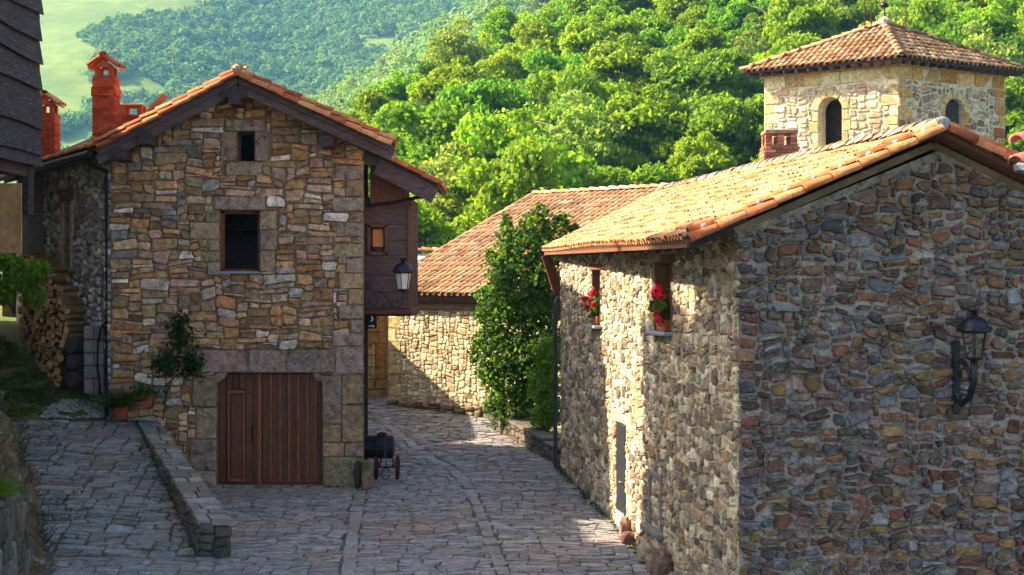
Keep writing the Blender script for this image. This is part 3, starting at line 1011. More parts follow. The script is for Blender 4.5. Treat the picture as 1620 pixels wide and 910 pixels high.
hps_front = [hp_from((0, left_v), (apex_u, apex_v)), hp_from((apex_u, apex_v), (HW, right_v))]
OPEN_G, OPEN_W, OPEN_A = R_(343, 590, 510, 776), R_(348, 333, 411, 430), R_(375, 208, 403, 255)
wallf = wall_core('front_wall', house, HO, HU, HN, hps_front, HW, -.6, apex_v + .05, [OPEN_G, OPEN_W, OPEN_A], M['mortar'], .38)
fixed = [R_(*r) for r in (
    (318, 553, 392, 590), (392, 553, 452, 590), (452, 553, 530, 590), (530, 548, 575, 592),
    (304, 594, 343, 644), (310, 644, 343, 695), (300, 695, 343, 745), (306, 745, 343, 780),
    (510, 594, 541, 672), (541, 594, 575, 640), (541, 640, 575, 700), (510, 672, 541, 700), (510, 700, 545, 722), (545, 700, 575, 722), (510, 722, 576, 776),
    (338, 310, 421, 333), (411, 333, 438, 364), (411, 364, 440, 396), (411, 396, 436, 430), (326, 333, 348, 352), (300, 352, 348, 378), (330, 378, 348, 397), (316, 397, 348, 415), (328, 415, 348, 436),
    (357, 189, 420, 208), (349, 208, 375, 256), (403, 208, 426, 256), (356, 257, 416, 279),
    (530, 262, 575, 285), (546, 285, 575, 312), (526, 312, 575, 335), (552, 335, 575, 352), (532, 352, 575, 375), (556, 375, 575, 385), (528, 385, 575, 407), (548, 407, 575, 432), (536, 432, 575, 457), (551, 457, 575, 482), (535, 482, 575, 505), (554, 505, 575, 527), (526, 527, 575, 548))]
def in_rect(u, v, r, m=0.0):
    return r[0] - m < u < r[2] + m and r[1] - m < v < r[3] + m
def hmask(u, v):
    v -= .2
    if any(in_rect(u, v, r) for r in fixed) or any(in_rect(u, v, r, .02) for r in (OPEN_G, OPEN_W, OPEN_A)):
        return False
    if hps_front[0][0] * u + hps_front[0][1] * v > hps_front[0][2] + .1 or hps_front[1][0] * u + hps_front[1][1] * v > hps_front[1][2] + .1:
        return False
    if u < U_(265) and v < 1.2: return False
    if v < .0 and True: return False
    return v < apex_v
rects = [(a, b - .2, c, d - .2) for a, b, c, d in pack(HW, apex_v + .3, .084, .062, (2, 8), (1, 4), rng, hmask)]
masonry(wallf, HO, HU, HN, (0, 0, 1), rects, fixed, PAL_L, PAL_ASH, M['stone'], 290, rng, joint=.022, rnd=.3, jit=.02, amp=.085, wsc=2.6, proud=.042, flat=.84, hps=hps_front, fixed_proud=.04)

# skewed side wall
LU = Vector((-.54, .84, 0)).normalized()
LN = Vector((-LU.y, LU.x, 0))
if LN.x > 0: LN = -LN
LO = Vector((HX0, HD, 0)); LW = 8.2
EAVE_Z = hz_(236)
SW = (3.05, 5.35, 3.62, 7.0)                                # narrow side window
walll = wall_core('side_wall', house, LO, LU, LN, [], LW, .5, EAVE_Z, [SW], M['mortar_grey'], .35)
sfix = [(SW[0] - .28, SW[1] - .02, SW[0], SW[3]), (SW[2], SW[1] - .02, SW[2] + .28, SW[3]), (SW[0] - .3, SW[3], SW[2] + .3, SW[3] + .28)]
smask = lambda u, v: not in_rect(u, v + 1.9, SW, .02) and not any(in_rect(u, v + 1.9, r) for r in sfix) and v + 1.9 < EAVE_Z - .1 and u < 5.4
rects = [(a, b + 1.9, c, d + 1.9) for a, b, c, d in pack(LW, EAVE_Z - 1.9, .08, .07, (2, 4), (2, 3), rng, smask)]
masonry(walll, LO, LU, LN, (0, 0, 1), rects, sfix, [(lin(188, 182, 176), 2), (lin(160, 152, 146), 2), (lin(206, 200, 194), 1.5), (lin(140, 122, 108), 1)], PAL_W, M['cobble'], 0, rng, joint=.045, rnd=.4, proud=.05, flat=.7, smooth=True, fixed_proud=.04)  # stones paled in place of grazing sun that does not reach this wall
MB().box(LO + LU * 5.75 + LN * .12 + Vector((0, 0, 5.2)), (.62, .5, 5.4), Matrix.Rotation(math.atan2(LU.y, LU.x), 3, 'Z')).build('rendered_pier', M['grey_pier'], house)
MB().box(LO + LU * 3.33 - LN * .3 + Vector((0, 0, 6.2)), (.62, .04, 1.7), Matrix.Rotation(math.atan2(LU.y, LU.x), 3, 'Z')).build('shutter', M['wood_dark'], house)
# unseen walls close the house
RO = Vector((HX1, HD, 0)); BK = LU * LW
mb = MB()
for a, b in ((RO + Vector((0, 0.02, 0)), RO + BK), (LO + BK, RO + BK)):
    mb.add([a + Vector((0, 0, .4)), b + Vector((0, 0, .4)), b + Vector((0, 0, EAVE_Z)), a + Vector((0, 0, EAVE_Z))], [(0, 1, 2, 3)])
mb.add([LO + BK + Vector((0, 0, EAVE_Z)), RO + BK + Vector((0, 0, EAVE_Z)), Vector((-6.5, LO.y + BK.y, EAVE_Z + 1.6))], [(0, 1, 2)])
mb.build('back_wall', M['mortar'], house)
MB().box((HX0 + U_(376), HD + 2.2, EAVE_Z + .25), (2.6, .06, 2.0)).build('attic_partition', M['wood_black'], house)
# floors inside, so that the openings look into rooms
mb = MB()
for z in (hz_(776) - .05, 3.35, 6.2):
    a = [LO + HN * -.3, RO + HN * -.3, RO + BK, LO + BK]
    mb.add([p + Vector((0, 0, z)) for p in a], [(0, 1, 2, 3)])
mb.build('floor_boards', M['wood_dark'], house)
MB().box(((HX0 + HX1) / 2, HD + 1.3, 4.4), (HW - .1, .06, 6.6)).build('dark_window_backing', M['wood_black'], house)  # dark sheet added so that no sunlit interior shows through the window

# window and attic opening
w = MB(); a, b, c, d = OPEN_W
y0 = HD + .16
for (x0_, z0_, x1_, z1_) in ((a, b, a + .07, d), (c - .07, b, c, d), (a, d - .07, c, d), (a, b, c, b + .06)):
    w.box((HX0 + (x0_ + x1_) / 2, y0, (z0_ + z1_) / 2), (x1_ - x0_, .07, z1_ - z0_), bev=.006)
win = w.build('window', M['window_wood'], house)
MB().box((HX0 + (a + c) / 2, HD - .03, b - .02), (c - a + .02, .30, .05), bev=.01).build('sill', M['zinc'], win)
w = MB(); a, b, c, d = OPEN_A
for (x0_, z0_, x1_, z1_) in ((a, b, a + .05, d), (c - .05, b, c, d), (a, d - .05, c, d)):
    w.box((HX0 + (x0_ + x1_) / 2, HD + .2, (z0_ + z1_) / 2), (x1_ - x0_, .06, z1_ - z0_))
w.build('attic_window_frame', M['wood_dark'], house)

# garage door
gd = thing  # alias kept short below
a, b, c, d = OPEN_G
gx = lambda x: HX0 + U_(x)
yd = HD + .22
dcol = lambda: jitcol(lin(98, 52, 27), rng, .2, .06)
back = MB(lin(40, 22, 16)).box(((gx(343) + gx(510)) / 2, yd + .05, (b + d) / 2), (gx(510) - gx(343), .05, d - b)).build('garage_door', M['door'], house)
def gplank(x0, x1, y0_, y1_, t=.035, name='plank', col=None, off=0):
    m_ = MB(col or dcol())
    m_.box(((gx(x0) + gx(x1)) / 2, yd + off, (hz_(y0_) + hz_(y1_)) / 2), (gx(x1) - gx(x0) - .014, t, hz_(y0_) - hz_(y1_)), bev=.008)
    return m_.build(name, M['door'], back)
for x0, x1 in ((344, 355), (386, 397), (397, 405)):
    gplank(x0, x1, 592, 766)
for x0, x1 in ((355.5, 365), (366, 376), (377, 386)):
    gplank(x0, x1, 592, 616)
ed = [413, 427, 441.5, 456, 470.5, 485, 498, 508]
for i in range(7):
    gplank(ed[i], ed[i + 1], 592, 766)
for i in range(1, 7):
    gplank(ed[i] - 2.3, ed[i] + 2.3, 592, 764, .07, 'cover_strip', jitcol(lin(128, 70, 38), rng, .12), -.045)
gplank(405, 412.5, 590, 768, .11, 'meeting_stile', jitcol(lin(124, 70, 44), rng, .1), -.035)
gplank(344, 508, 764.5, 771.5, .06, 'bottom_rail', lin(84, 40, 30), -.012)
for r in ((357, 386, 618, 624), (357, 362, 624, 760), (381, 386, 624, 760), (357, 386, 758, 764)):
    gplank(*r, .075, 'wicket_frame', jitcol(lin(126, 70, 46), rng, .1), -.03)
gplank(362.5, 371.5, 625, 757, .03, 'wicket_panel'); gplank(372, 380.5, 625, 757, .03, 'wicket_panel')
gplank(370.7, 373, 625, 757, .025, 'cover_strip', lin(126, 66, 42), -.02)
hd = MB().tube([(gx(397), yd - .05, hz_(675)), (gx(397), yd - .1, hz_(680)), (gx(397), yd - .1, hz_(696)), (gx(397), yd - .05, hz_(700))], .014, 6)
hd.box((gx(397), yd - .03, hz_(686)), (.07, .02, .3), bev=.005)
hd.build('handle', M['rust'], back)
st = MB()
for yy in (688, 720, 757):
    for xx in list(range(348, 405, 7)) + [417, 423, 431, 437, 446, 452, 460, 466, 475, 481, 489, 495, 502]:
        if 357 < xx < 386 and yy == 688: continue
        st.lathe((gx(xx), yd - .018, hz_(yy)), [(.011, 0), (.008, .01), (.002, .014)], 5, axis=Vector((0, -1, 0)))
st.build('nail_studs', M['rust'], back, kind='stuff')
# corbel stones rounding the top corners of the doorway
for sx, xe in ((1, 343), (-1, 510)):
    m_ = MB(jitcol(lin(150, 128, 100), rng))
    prof = [(0, 0)] + [(.20 * math.cos(t) , -.20 * math.sin(t)) for t in np.linspace(0, math.pi / 2, 7)]
    pts = [Vector((gx(xe) + sx * (p[0]), 0, hz_(590) + p[1])) for p in prof]
    n_ = len(pts)
    m_.add([p + Vector((0, HD - .02, 0)) for p in pts] + [p + Vector((0, HD + .2, 0)) for p in pts],
           [tuple(range(n_)), tuple(range(2 * n_ - 1, n_ - 1, -1))] + [(i, (i + 1) % n_, n_ + (i + 1) % n_, n_ + i) for i in range(n_)])
    m_.build('corbel_stone', M['stone'], house)
m_ = MB(lin(150, 140, 130)).box(((gx(343) + gx(512)) / 2, HD + .02, hz_(772)), (gx(512) - gx(341), .34, .09), bev=.02)
m_.build('threshold', M['stone'], house)

# roof
FD = 30.02                                                   # front verge
fp = lambda x, y: P(x, y, FD)
apex = fp(376, 117); lft = fp(150, 234); rgt = fp(624, 228)
lft.z = lft.z; 
E_dir = LU * 8.6
R_dir = Vector((-.1, .995, 0)) * 8.2
roof = deck('roof', house, [lft, lft + E_dir, apex + R_dir, apex], .05, M['wood_dark'])
deck('roof_deck', roof, [rgt, rgt + R_dir, apex + R_dir, apex], .05, M['wood_dark'])
tile_roof(roof, lft + LU * .02, lft + E_dir, apex + LU * .02, apex + R_dir, 'warm', PAL_TILE, 130, rng, sag=.012)
tile_roof(roof, rgt, rgt + R_dir, apex, apex + R_dir, 'warm', PAL_TILE, 40, rng)
upn = Vector((0, 0, 1))
nl = (apex - lft).cross(LU); nl = -nl.normalized() if nl.z < 0 else nl.normalized()
# verge tiles along the front edge: an under row and a cap row
tiles_along(roof, lft + Vector((.0, -.03, .05)), apex + Vector((0, -.03, .05)), Vector((-.45, 0, .9)), 'warm', PAL_TILE, rng, .37, 1.15, 'verge_tile')
tiles_along(roof, lft + Vector((.1, -.12, -.02)), apex + Vector((0, -.12, -.02)), Vector((-.45, -.5, .7)), 'warm', PAL_TILE, rng, .37, .95, 'verge_tile')
tiles_along(roof, rgt + Vector((0, -.03, .05)), apex + Vector((0, -.03, .05)), Vector((.45, 0, .9)), 'warm', PAL_TILE, rng, .37, 1.15, 'verge_tile')
tiles_along(roof, rgt + Vector((-.05, -.12, -.02)), apex + Vector((0, -.12, -.02)), Vector((.45, -.5, .7)), 'warm', PAL_TILE, rng, .37, .95, 'verge_tile')
tiles_along(roof, apex + Vector((0, -.1, .08)), apex + R_dir + Vector((0, 0, .08)), upn, 'warm', PAL_TILE, rng, .38, 1.35, 'ridge_tile')
MB(lin(176, 160, 140)).lathe(apex + Vector((0, -.08, .06)), [(.09, -.03), (.12, .03), (.10, .09), (.03, .13)], 9).build('ridge_mortar', M['stone'], roof)
# bargeboards, two layers, and the purlin ends under them
for (p, q, dz, dy, h_, nm) in ((lft, apex, -.12, .02, .15, 'upper_bargeboard'), (lft, apex, -.28, .06, .20, 'bargeboard'), (rgt, apex, -.12, .02, .15, 'upper_bargeboard'), (rgt, apex, -.28, .06, .20, 'bargeboard')):
    t = (q - p).normalized(); sgn = 1 if t.x > 0 else -1
    off = Vector((0, dy, dz))
    MB().bar(p + off + t * .05, q + off - t * (.004 if sgn > 0 else .006), .05, h_, bev=.008).build(nm, M['wood_barge'], roof)
for x, y in ((236, 222), (376, 160), (520, 226), (195, 246)):
    c_ = P(x, y, 30.3)
    MB().box(c_, (.26, .75, .24), bev=.015).build('purlin_end', M['wood_dark'], roof)
MB().box(P(375, 151, 30.25), (.5, .6, .2), bev=.02).build('ridge_beam_end', M['wood_dark'], roof)
# eave board, gutter and down pipe on the left
e0, e1 = lft + LU * .1, lft + LU * 8.4
MB().bar(e0 + Vector((.12, 0, -.16)), e1 + Vector((.12, 0, -.16)), .05, .16).build('eave_board', M['wood_dark'], roof)
MB().tube([e0 + LN * .08 + Vector((0, 0, -.12)), e1 + LN * .08 + Vector((0, 0, -.14))], .075, 10).build('gutter', M['pipe_black'], house)
dpx = P(170, 300, 30.5).x
MB().tube([e0 + LN * .08 + LU * .3 + Vector((0, 0, -.16)), e0 + LN * .0 + LU * .3 + Vector((.0, 0, -.34)), (dpx + .0, 30.44, 7.45), (dpx, 30.42, 7.2), (dpx, 30.42, 2.2)], .045, 10).build('down_pipe', M['pipe_black'], house)
for k_ in range(6):
    e_ = e0 + LU * (.5 + k_ * 1.35)
    MB().bar(e_ + Vector((.0, 0, -.12)), e_ + Vector((.55, .12, .06)), .09, .12).build('rafter_end', M['wood_dark'], roof)

# chimneys
def chimney(parent, c, w, d, z0, z1, hat, rng, band=None):
    """brick shaft with real bricks; hat: 'gable' tiles or 'box'"""
    sh = MB(lin(160, 80, 56)).box((c.x, c.y, (z0 + z1) / 2), (w - .02, d - .02, z1 - z0)).build('chimney', M['brick_mortar'], parent)
    bb = MB()
    bh, bl, j = .062, .235, .010
    nrow = int((z1 - z0) / (bh + j))
    for r in range(nrow):
        z = z0 + (r + .5) * (bh + j)
        grow = .03 if band and band[0] <= r <= band[1] else 0
        for (ax, ln, off) in (('x', w, -d / 2), ('y', d, -w / 2), ('y', d, w / 2)):
            n_ = max(2, round(ln / bl)); st_ = ln / n_
            k_ = -.5 if r % 2 else 0
            while k_ < n_:
                a0, a1 = max(0, k_ * st_), min(ln, (k_ + 1) * st_)
                if a1 - a0 > .03:
                    m0 = (a0 + a1) / 2 - ln / 2
                    s_ = (a1 - a0 - j, .03 + grow * 2, bh)
                    col = jitcol(pick(PAL_BRICK, rng), rng, .15, .05)
                    if ax == 'x':
                        bb.box((c.x + m0 * (1 + grow), c.y + off, z), s_, None, col)
                    else:
                        bb.box((c.x + off, c.y + m0, z), (s_[1], s_[0], s_[2]), None, col)
                k_ += 1
    bb.build('brickwork', M['brick'], sh, kind='stuff')
    hw = w * .42
    if hat == 'gable':
        pb = MB(lin(200, 90, 56))
        for sx in (-1, 1):
            for sy in (-1, 1):
                pb.box((c.x + sx * (hw - .045), c.y + sy * (d * .4 - .04), z1 + .10), (.10, .09, .22))
        pb.build('flue_pillars', M['brick'], sh)
        gw, gz = w * .72, z1 + .20
        pb = MB(lin(200, 100, 70))
        for yy in (-d * .5, d * .5 - .05):
            pb = MB(lin(200, 100, 70))
            pb.add([(c.x - hw, c.y + yy, gz), (c.x + hw, c.y + yy, gz), (c.x, c.y + yy, gz + .18), (c.x - hw, c.y + yy + .05, gz), (c.x + hw, c.y + yy + .05, gz), (c.x, c.y + yy + .05, gz + .18)],
                   [(0, 1, 2), (5, 4, 3), (0, 1, 4, 3), (1, 2, 5, 4), (2, 0, 3, 5)])
            pb.build('hat_gable', M['brick'], sh)
        pb = MB(lin(206, 110, 74))
        for sx in (-1, 1):
            a_, b_ = Vector((c.x + sx * gw, c.y - d * .62, gz - .03)), Vector((c.x, c.y - d * .62, gz + .24))
            dd = Vector((0, d * 1.24, 0))
            t_ = Vector((0, 0, .035))
            pb.add([a_, b_, b_ + dd, a_ + dd, a_ + t_, b_ + t_, b_ + dd + t_, a_ + dd + t_], [(3, 2, 1, 0), (4, 5, 6, 7), (0, 1, 5, 4), (1, 2, 6, 5), (2, 3, 7, 6), (3, 0, 4, 7)])
        pb.build('hat_slab', M['tile'], sh)
        for sx in (-1, 1):
            for yy in (-.5, 0, .5):
                tiles_along(sh, (c.x + sx * gw, c.y + yy * d, gz), (c.x + sx * .03, c.y + yy * d, gz + .26), (sx * .4, 0, .9), 'warm', PAL_TILE, rng, .5, .95, 'hat_tile')
        tiles_along(sh, (c.x, c.y - d * .65, gz + .26), (c.x, c.y + d * .6, gz + .26), (0, 0, 1), 'warm', PAL_TILE, rng, .4, 1.0, 'hat_tile')
    elif hat == 'box':
        pb = MB(lin(196, 96, 62))
        for sx in (-1, 1):
            for sy in (-1, 1):
                pb.box((c.x + sx * (w * .5 - .05), c.y + sy * (d * .5 - .05), z1 + .09), (.12, .12, .2))
        pb.box((c.x, c.y, z1 + .22), (w * 1.06, d * 1.06, .06), bev=.01)
        pb.build('flue_box', M['brick'], sh)
    return sh
cA = P(168, 100, 33.6); chimney(house, Vector((cA.x, 33.6, 0)), .49, .49, 8.3, P(0, 122, 33.6).z, 'gable', rng, band=(16, 18))
cB = P(76, 100, 36.2); chimney(house, Vector((cB.x, 36.2, 0)), .46, .46, 7.9, P(0, 180, 36.2).z, 'gable', rng)
cC = P(211, 100, 34.2); chimney(house, Vector((cC.x, 34.2, 0)), .50, .42, 8.5, P(0, 183, 34.2).z, 'box', rng)
sk = MB(lin(214, 130, 70))
p0 = P(235, 178, 33.2); p1 = P(262, 150, 33.2)
sk.bar(p0, p1, .42, .05, up=(0, 0, 1))
sk.build('open_skylight', M['tile'], house)

# wooden annex on the right flank
AD = 31.5
ap = lambda x, y, d=AD: P(x, y, d)
ann = MB().box((ap(612, 0).x, AD + 1.2, (ap(0, 325).z + ap(0, 488).z) / 2), (ap(648, 0).x - ap(572, 0).x, 2.3, ap(0, 300).z - ap(0, 488).z)).build('wooden_annex', M['wood_dark'], house)
rows_ = [488, 462, 436, 404, 381, 355, 326]
for i in range(6):
    zb, zt = ap(0, rows_[i]).z, ap(0, rows_[i + 1]).z
    x0, x1 = ap(574, 0).x, ap(649, 0).x
    if i in (3, 4):
        for xa, xb in ((574, 583), (614, 649)):
            MB().box(((ap(xa, 0).x + ap(xb, 0).x) / 2, AD, (zb + zt) / 2), (ap(xb, 0).x - ap(xa, 0).x, .07 + rng.uniform(0, .012), zt - zb - .006), bev=.006).build('annex_board', M['wood_purple'], ann)
    else:
        MB().box(((x0 + x1) / 2, AD, (zb + zt) / 2), (x1 - x0, .07 + rng.uniform(0, .012), zt - zb - .006), bev=.006).build('annex_board', M['wood_purple'], ann)
for i in range(9):                                           # vertical boards in the little gable
    x0 = 590 + i * 6.4
    if x0 > 646: break
    zt = ap(0, 262 + (x0 - 590) * .50).z
    MB().box((ap(x0 + 3.2, 0).x, AD + .03, (zt + ap(0, 326).z) / 2), (.085, .05, max(.05, zt - ap(0, 326).z)), bev=.004).build('gable_board', M['wood_brown'], ann)
MB().bar(ap(648.5, 326, AD - .03), ap(648.5, 490, AD - .03), .09, .09).build('corner_post', M['wood_brown'], ann)
MB().bar(ap(588, 262, AD - .05), ap(588, 326, AD - .05), .06, .06).build('inner_post', M['wood_brown'], ann)
MB().box((ap(612, 0).x, AD + 1.1, ap(0, 493).z), (ap(652, 0).x - ap(572, 0).x, 2.5, .12), bev=.02).build('floor_beam', M['window_wood'], ann)
fr = MB()
for x0, y0_, x1, y1_ in ((582, 356, 586.5, 403), (609.5, 356, 614, 403), (582, 354, 614, 360), (582, 399, 614, 404)):
    fr.box(((ap(x0, 0).x + ap(x1, 0).x) / 2, AD - .05, (ap(0, y0_).z + ap(0, y1_).z) / 2), (ap(x1, 0).x - ap(x0, 0).x, .12, ap(0, y0_).z - ap(0, y1_).z), bev=.006)
awin = fr.build('annex_window', M['wood_brown'], house)
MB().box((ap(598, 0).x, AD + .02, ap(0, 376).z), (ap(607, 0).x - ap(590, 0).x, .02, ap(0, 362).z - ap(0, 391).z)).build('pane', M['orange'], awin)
fr = MB()
for x0, y0_, x1, y1_ in ((586.5, 360, 590, 399), (606.5, 360, 609.5, 399), (586.5, 360, 609.5, 363), (586.5, 391, 609.5, 399)):
    fr.box(((ap(x0, 0).x + ap(x1, 0).x) / 2, AD - .01, (ap(0, y0_).z + ap(0, y1_).z) / 2), (ap(x1, 0).x - ap(x0, 0).x - .002, .06, ap(0, y0_).z - ap(0, y1_).z - .002))
fr.build('sash', M['wood_black'], awin)
a0, a1 = ap(596, 243, 30.95), ap(694, 292, 30.95)
aroof = deck('annex_roof', house, [a1, a1 + Vector((0, 3.2, 0)), a0 + Vector((-.3, 3.2, .13)), a0 + Vector((-.3, 0, .13))], .05, M['wood_dark'])
tile_roof(aroof, a1, a1 + Vector((0, 3.2, 0)), a0 + Vector((-.2, 0, .1)), a0 + Vector((-.2, 3.2, .1)), 'warm', PAL_TILE, 60, rng)
tiles_along(aroof, a1 + Vector((0, -.04, .02)), a0 + Vector((0, -.04, .02)), (.45, -.3, .8), 'warm', PAL_TILE, rng, .36, 1.0, 'verge_tile')
t = (a1 - a0).normalized()
MB().bar(a0 + Vector((0, .03, -.28)), a1 + Vector((-.08, .03, -.24)), .06, .36, bev=.01).build('annex_bargeboard', M['wood_barge'], aroof)
MB().tube([ap(577, 326, 31.2), ap(620, 321, 31.2), ap(676, 309, 31.2), ap(684, 303, 31.2), ap(685, 297, 31.2)], .04, 8).build('annex_gutter', M['pipe_black'], house)

# ================================================================== COTTAGE ON THE RIGHT
rng = random.Random(8)
CO = Vector((3.12, 19.6, 0))
cottage = thing('stone_cottage', (CO.x, CO.y, 0), 'long fieldstone cottage with clay tile roof and geraniums in its side windows', 'house')
CU = Vector((.9976, .07, 0)).normalized(); CN = Vector((CU.y, -CU.x, 0))
CW = 5.66; RID = 2.83
cz_corner, cz_apex = 5.74, 6.88
hpsC = [hp_from((0, cz_corner), (RID, cz_apex)), hp_from((RID, cz_apex), (CW, cz_corner))]
cf = wall_core('gable_wall', cottage, CO, CU, CN, hpsC, CW, -.8, cz_apex + .02, [], M['mortar_grey'])
cm = lambda u, v: v - .2 < cz_apex and all(h[0] * u + h[1] * (v - .2) < h[2] + .02 for h in hpsC)
hpsC2 = [(a, b, c - .10 * math.hypot(a, b)) for a, b, c in hpsC]
rects = [(a, b - .2, c, d - .2) for a, b, c, d in pack(CW, cz_apex + .2, .058, .046, (2, 6), (1, 4), rng, cm)]
quo = []
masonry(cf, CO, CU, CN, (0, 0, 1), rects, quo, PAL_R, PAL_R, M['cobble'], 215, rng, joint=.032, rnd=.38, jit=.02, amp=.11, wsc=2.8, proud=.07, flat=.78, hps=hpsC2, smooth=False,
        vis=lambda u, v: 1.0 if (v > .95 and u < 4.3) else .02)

SU = WALL_D.copy(); SN = Vector((-SU.y, SU.x, 0))
SL = 13.3
W1, W2, DR = (3.45, 4.24, 4.55, 5.38), (8.88, 4.2, 9.72, 5.32), (6.75, .36, 7.5, 2.42)
TOPS = 5.95
cs = wall_core('street_wall', cottage, CO, SU, SN, [], SL, -.8, TOPS, [W1, W2, DR], M['mortar_gold'], .34)
NIC = (4.05, .92, 4.98, 1.85)
sfix = [(DR[0] - .26, DR[3], DR[2] + .26, DR[3] + .24), (W1[0] - .2, W1[3], W1[2] + .2, W1[3] + .18)]
sm = lambda u, v: (not any(in_rect(u, v - .2, r, .02) for r in (W1, W2, DR, NIC)) and not any(in_rect(u, v - .2, r) for r in sfix) and v - .2 < TOPS - .02)
rects = [(a, b - .2, c, d - .2) for a, b, c, d in pack(SL, TOPS + .2, .07, .05, (2, 5), (1, 4), rng, sm)]
masonry(cs, CO, SU, SN, (0, 0, 1), rects, sfix, PAL_W, PAL_W, M['cobble'], 85, rng, joint=.026, rnd=.34, jit=.018, amp=.10, wsc=2.8, proud=.035, flat=.8, smooth=False, fixed_proud=.04)
# far and rear walls
mb = MB()
A_, B_, C_, D_ = CO + SU * SL, CO + SU * SL + CU * CW, CO + CU * CW, CO
for a, b in ((A_, B_), (B_, C_)):
    mb.add([a + Vector((0, 0, -.8)), b + Vector((0, 0, -.8)), b + Vector((0, 0, 5.7)), a + Vector((0, 0, 5.7))], [(0, 1, 2, 3)])
mb.add([A_ + Vector((0, 0, 5.7)), B_ + Vector((0, 0, 5.7)), (A_ + B_) / 2 + Vector((0, 0, 7.0))], [(0, 1, 2)])
for z in (.3, 3.2):
    mb.add([p + Vector((0, 0, z)) for p in (A_, B_, C_ - SN * .0, D_ - SN * .3)], [(0, 1, 2, 3)])
mb.build('rear_wall', M['mortar_grey'], cottage)
pt = lambda u, v, n=0.0: CO + SU * u + Vector((0, 0, v)) + SN * n
Rs = Matrix((SU, SN, Vector((0, 0, 1)))).transposed()
for (a, b, c, d) in (W1, W2):
    fr = MB()
    for u0, v0, u1, v1 in ((a, b, a + .07, d), (c - .07, b, c, d), (a, d - .07, c, d), (a, b, c, b + .07), ((a + c) / 2 - .04, b, (a + c) / 2 + .04, d)):
        fr.box(pt((u0 + u1) / 2, (v0 + v1) / 2, -.26), (u1 - u0, .06, v1 - v0), Rs)
    wn_ = fr.build('window', M['wood_brown'], cottage)
    for k_ in (0, 1):
        m0 = a + (c - a) * (.25 + .5 * k_)
        MB().box(pt(m0, (b + d) / 2, -.29), ((c - a) / 2 - .1, .03, d - b - .12), Rs).build('shutter_leaf', M['wood_dark'], wn_)
    for uu in (a + .02, c - .02):
        MB().box(pt(uu, (b + d) / 2, -.10), (.035, .26, d - b - .01), Rs).build('jamb_board', M['wood_brown'], wn_)
    MB().box(pt((a + c) / 2, b - .03, .04), (c - a + .12, .26, .06), Rs, bev=.01).build('sill', M['zinc'], wn_)
    MB().box(pt((a + c) / 2, d + .06, .0), (c - a + .3, .1, .13), Rs, bev=.01).build('lintel', M['wood_brown'], wn_)
a, b, c, d = DR
dr = MB().box(pt((a + c) / 2, (b + d) / 2, -.0), (c - a - .04, .05, d - b - .02), Rs, bev=.01).build('steel_door', M['doormetal'], cottage)
MB().box(pt((a + c) / 2, b + .22, .028), (c - a - .08, .02, .38), Rs).build('kick_plate', M['zinc'], dr)
MB().tube([pt(a + .12, 1.35, .02), pt(a + .12, 1.35, .08), pt(a + .24, 1.35, .08)], .012, 6).build('handle', M['zinc'], dr)
MB().box(pt((a + c) / 2, b - .03, .05), (c - a + .1, .34, .07), Rs, bev=.015).build('door_step', M['mortar_grey'], cottage)
# blocked-up opening with grey render frame
a, b, c, d = NIC
fr = MB()
for u0, v0, u1, v1 in ((a, b, a + .12, d), (c - .12, b, c, d), (a, d - .12, c, d)):
    fr.box(pt((u0 + u1) / 2, (v0 + v1) / 2, -.01), (u1 - u0, .1, v1 - v0), Rs, bev=.015)
nf = fr.build('blocked_window_frame', M['grey_pier'], cottage)
MB().box(pt((a + c) / 2, b - .07, .03), (c - a + .24, .24, .12), Rs, bev=.03).build('sill', M['grey_pier'], nf)
nr_ = [(x0 + a + .13, y0_ + b + .02, x1 + a + .13, y1_ + b + .02) for x0, y0_, x1, y1_ in pack(c - a - .26, d - b - .15, .075, .06, (2, 4), (2, 3), rng, lambda u, v: True)]
masonry(nf, CO, SU, SN, (0, 0, 1), nr_, [], PAL_W, PAL_W, M['cobble'], 99, rng, joint=.03, rnd=.35, proud=.03, smooth=True)
# down pipe at the far corner
q = pt(SL + .02, 0, .1)
MB().tube([q + Vector((.15, .1, 4.7)), q + Vector((.02, 0, 4.72)), q + Vector((-.03, 0, 4.6)), q + Vector((-.03, 0, .75))], .05, 10).build('down_pipe', M['pipe'], cottage)
for z in (1.6, 2.9, 4.1):
    MB().lathe(q + Vector((-.03, 0, z)), [(.058, 0), (.062, .02), (.058, .05)], 10).build('pipe_bracket', M['pipe'], cottage)

# roof
E0 = P(1086, 380, 19.25); R0 = P(1487, 205, 19.45)
E1 = P(860, 397, 33.9); R1 = P(1045, 305, 34.8)
croof = deck('roof', cottage, [E0, E1, R1, R0], .06, M['wood_brown'])
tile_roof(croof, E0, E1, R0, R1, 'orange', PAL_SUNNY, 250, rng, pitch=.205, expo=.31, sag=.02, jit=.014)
ER0 = R0 + Vector((3.45, .25, -1.62)); ER1 = R1 + Vector((3.4, .4, -1.6))
deck('roof_deck', croof, [ER0, ER1, R1, R0], .06, M['wood_brown'])
tile_roof(croof, ER0, ER1, R0, R1, 'orange', PAL_SUNNY, 0, rng, pitch=.205, expo=.31)
vo = Vector((0, -.05, 0))
tiles_along(croof, E0 + vo + Vector((.03, 0, .08)), R0 + vo + Vector((0, 0, .07)), (-.43, 0, .9), 'warm', PAL_TILE, rng, .4, 1.05, 'verge_tile')
tiles_along(croof, E0 + Vector((.02, -.20, -.01)), R0 + Vector((0, -.20, -.01)), (-.43, -.5, .75), 'warm', PAL_TILE, rng, .41, .95, 'verge_tile')
tiles_along(croof, ER0 + vo + Vector((0, 0, .08)), R0 + vo + Vector((0, 0, .07)), (.43, 0, .9), 'warm', PAL_TILE, rng, .4, 1.05, 'verge_tile')
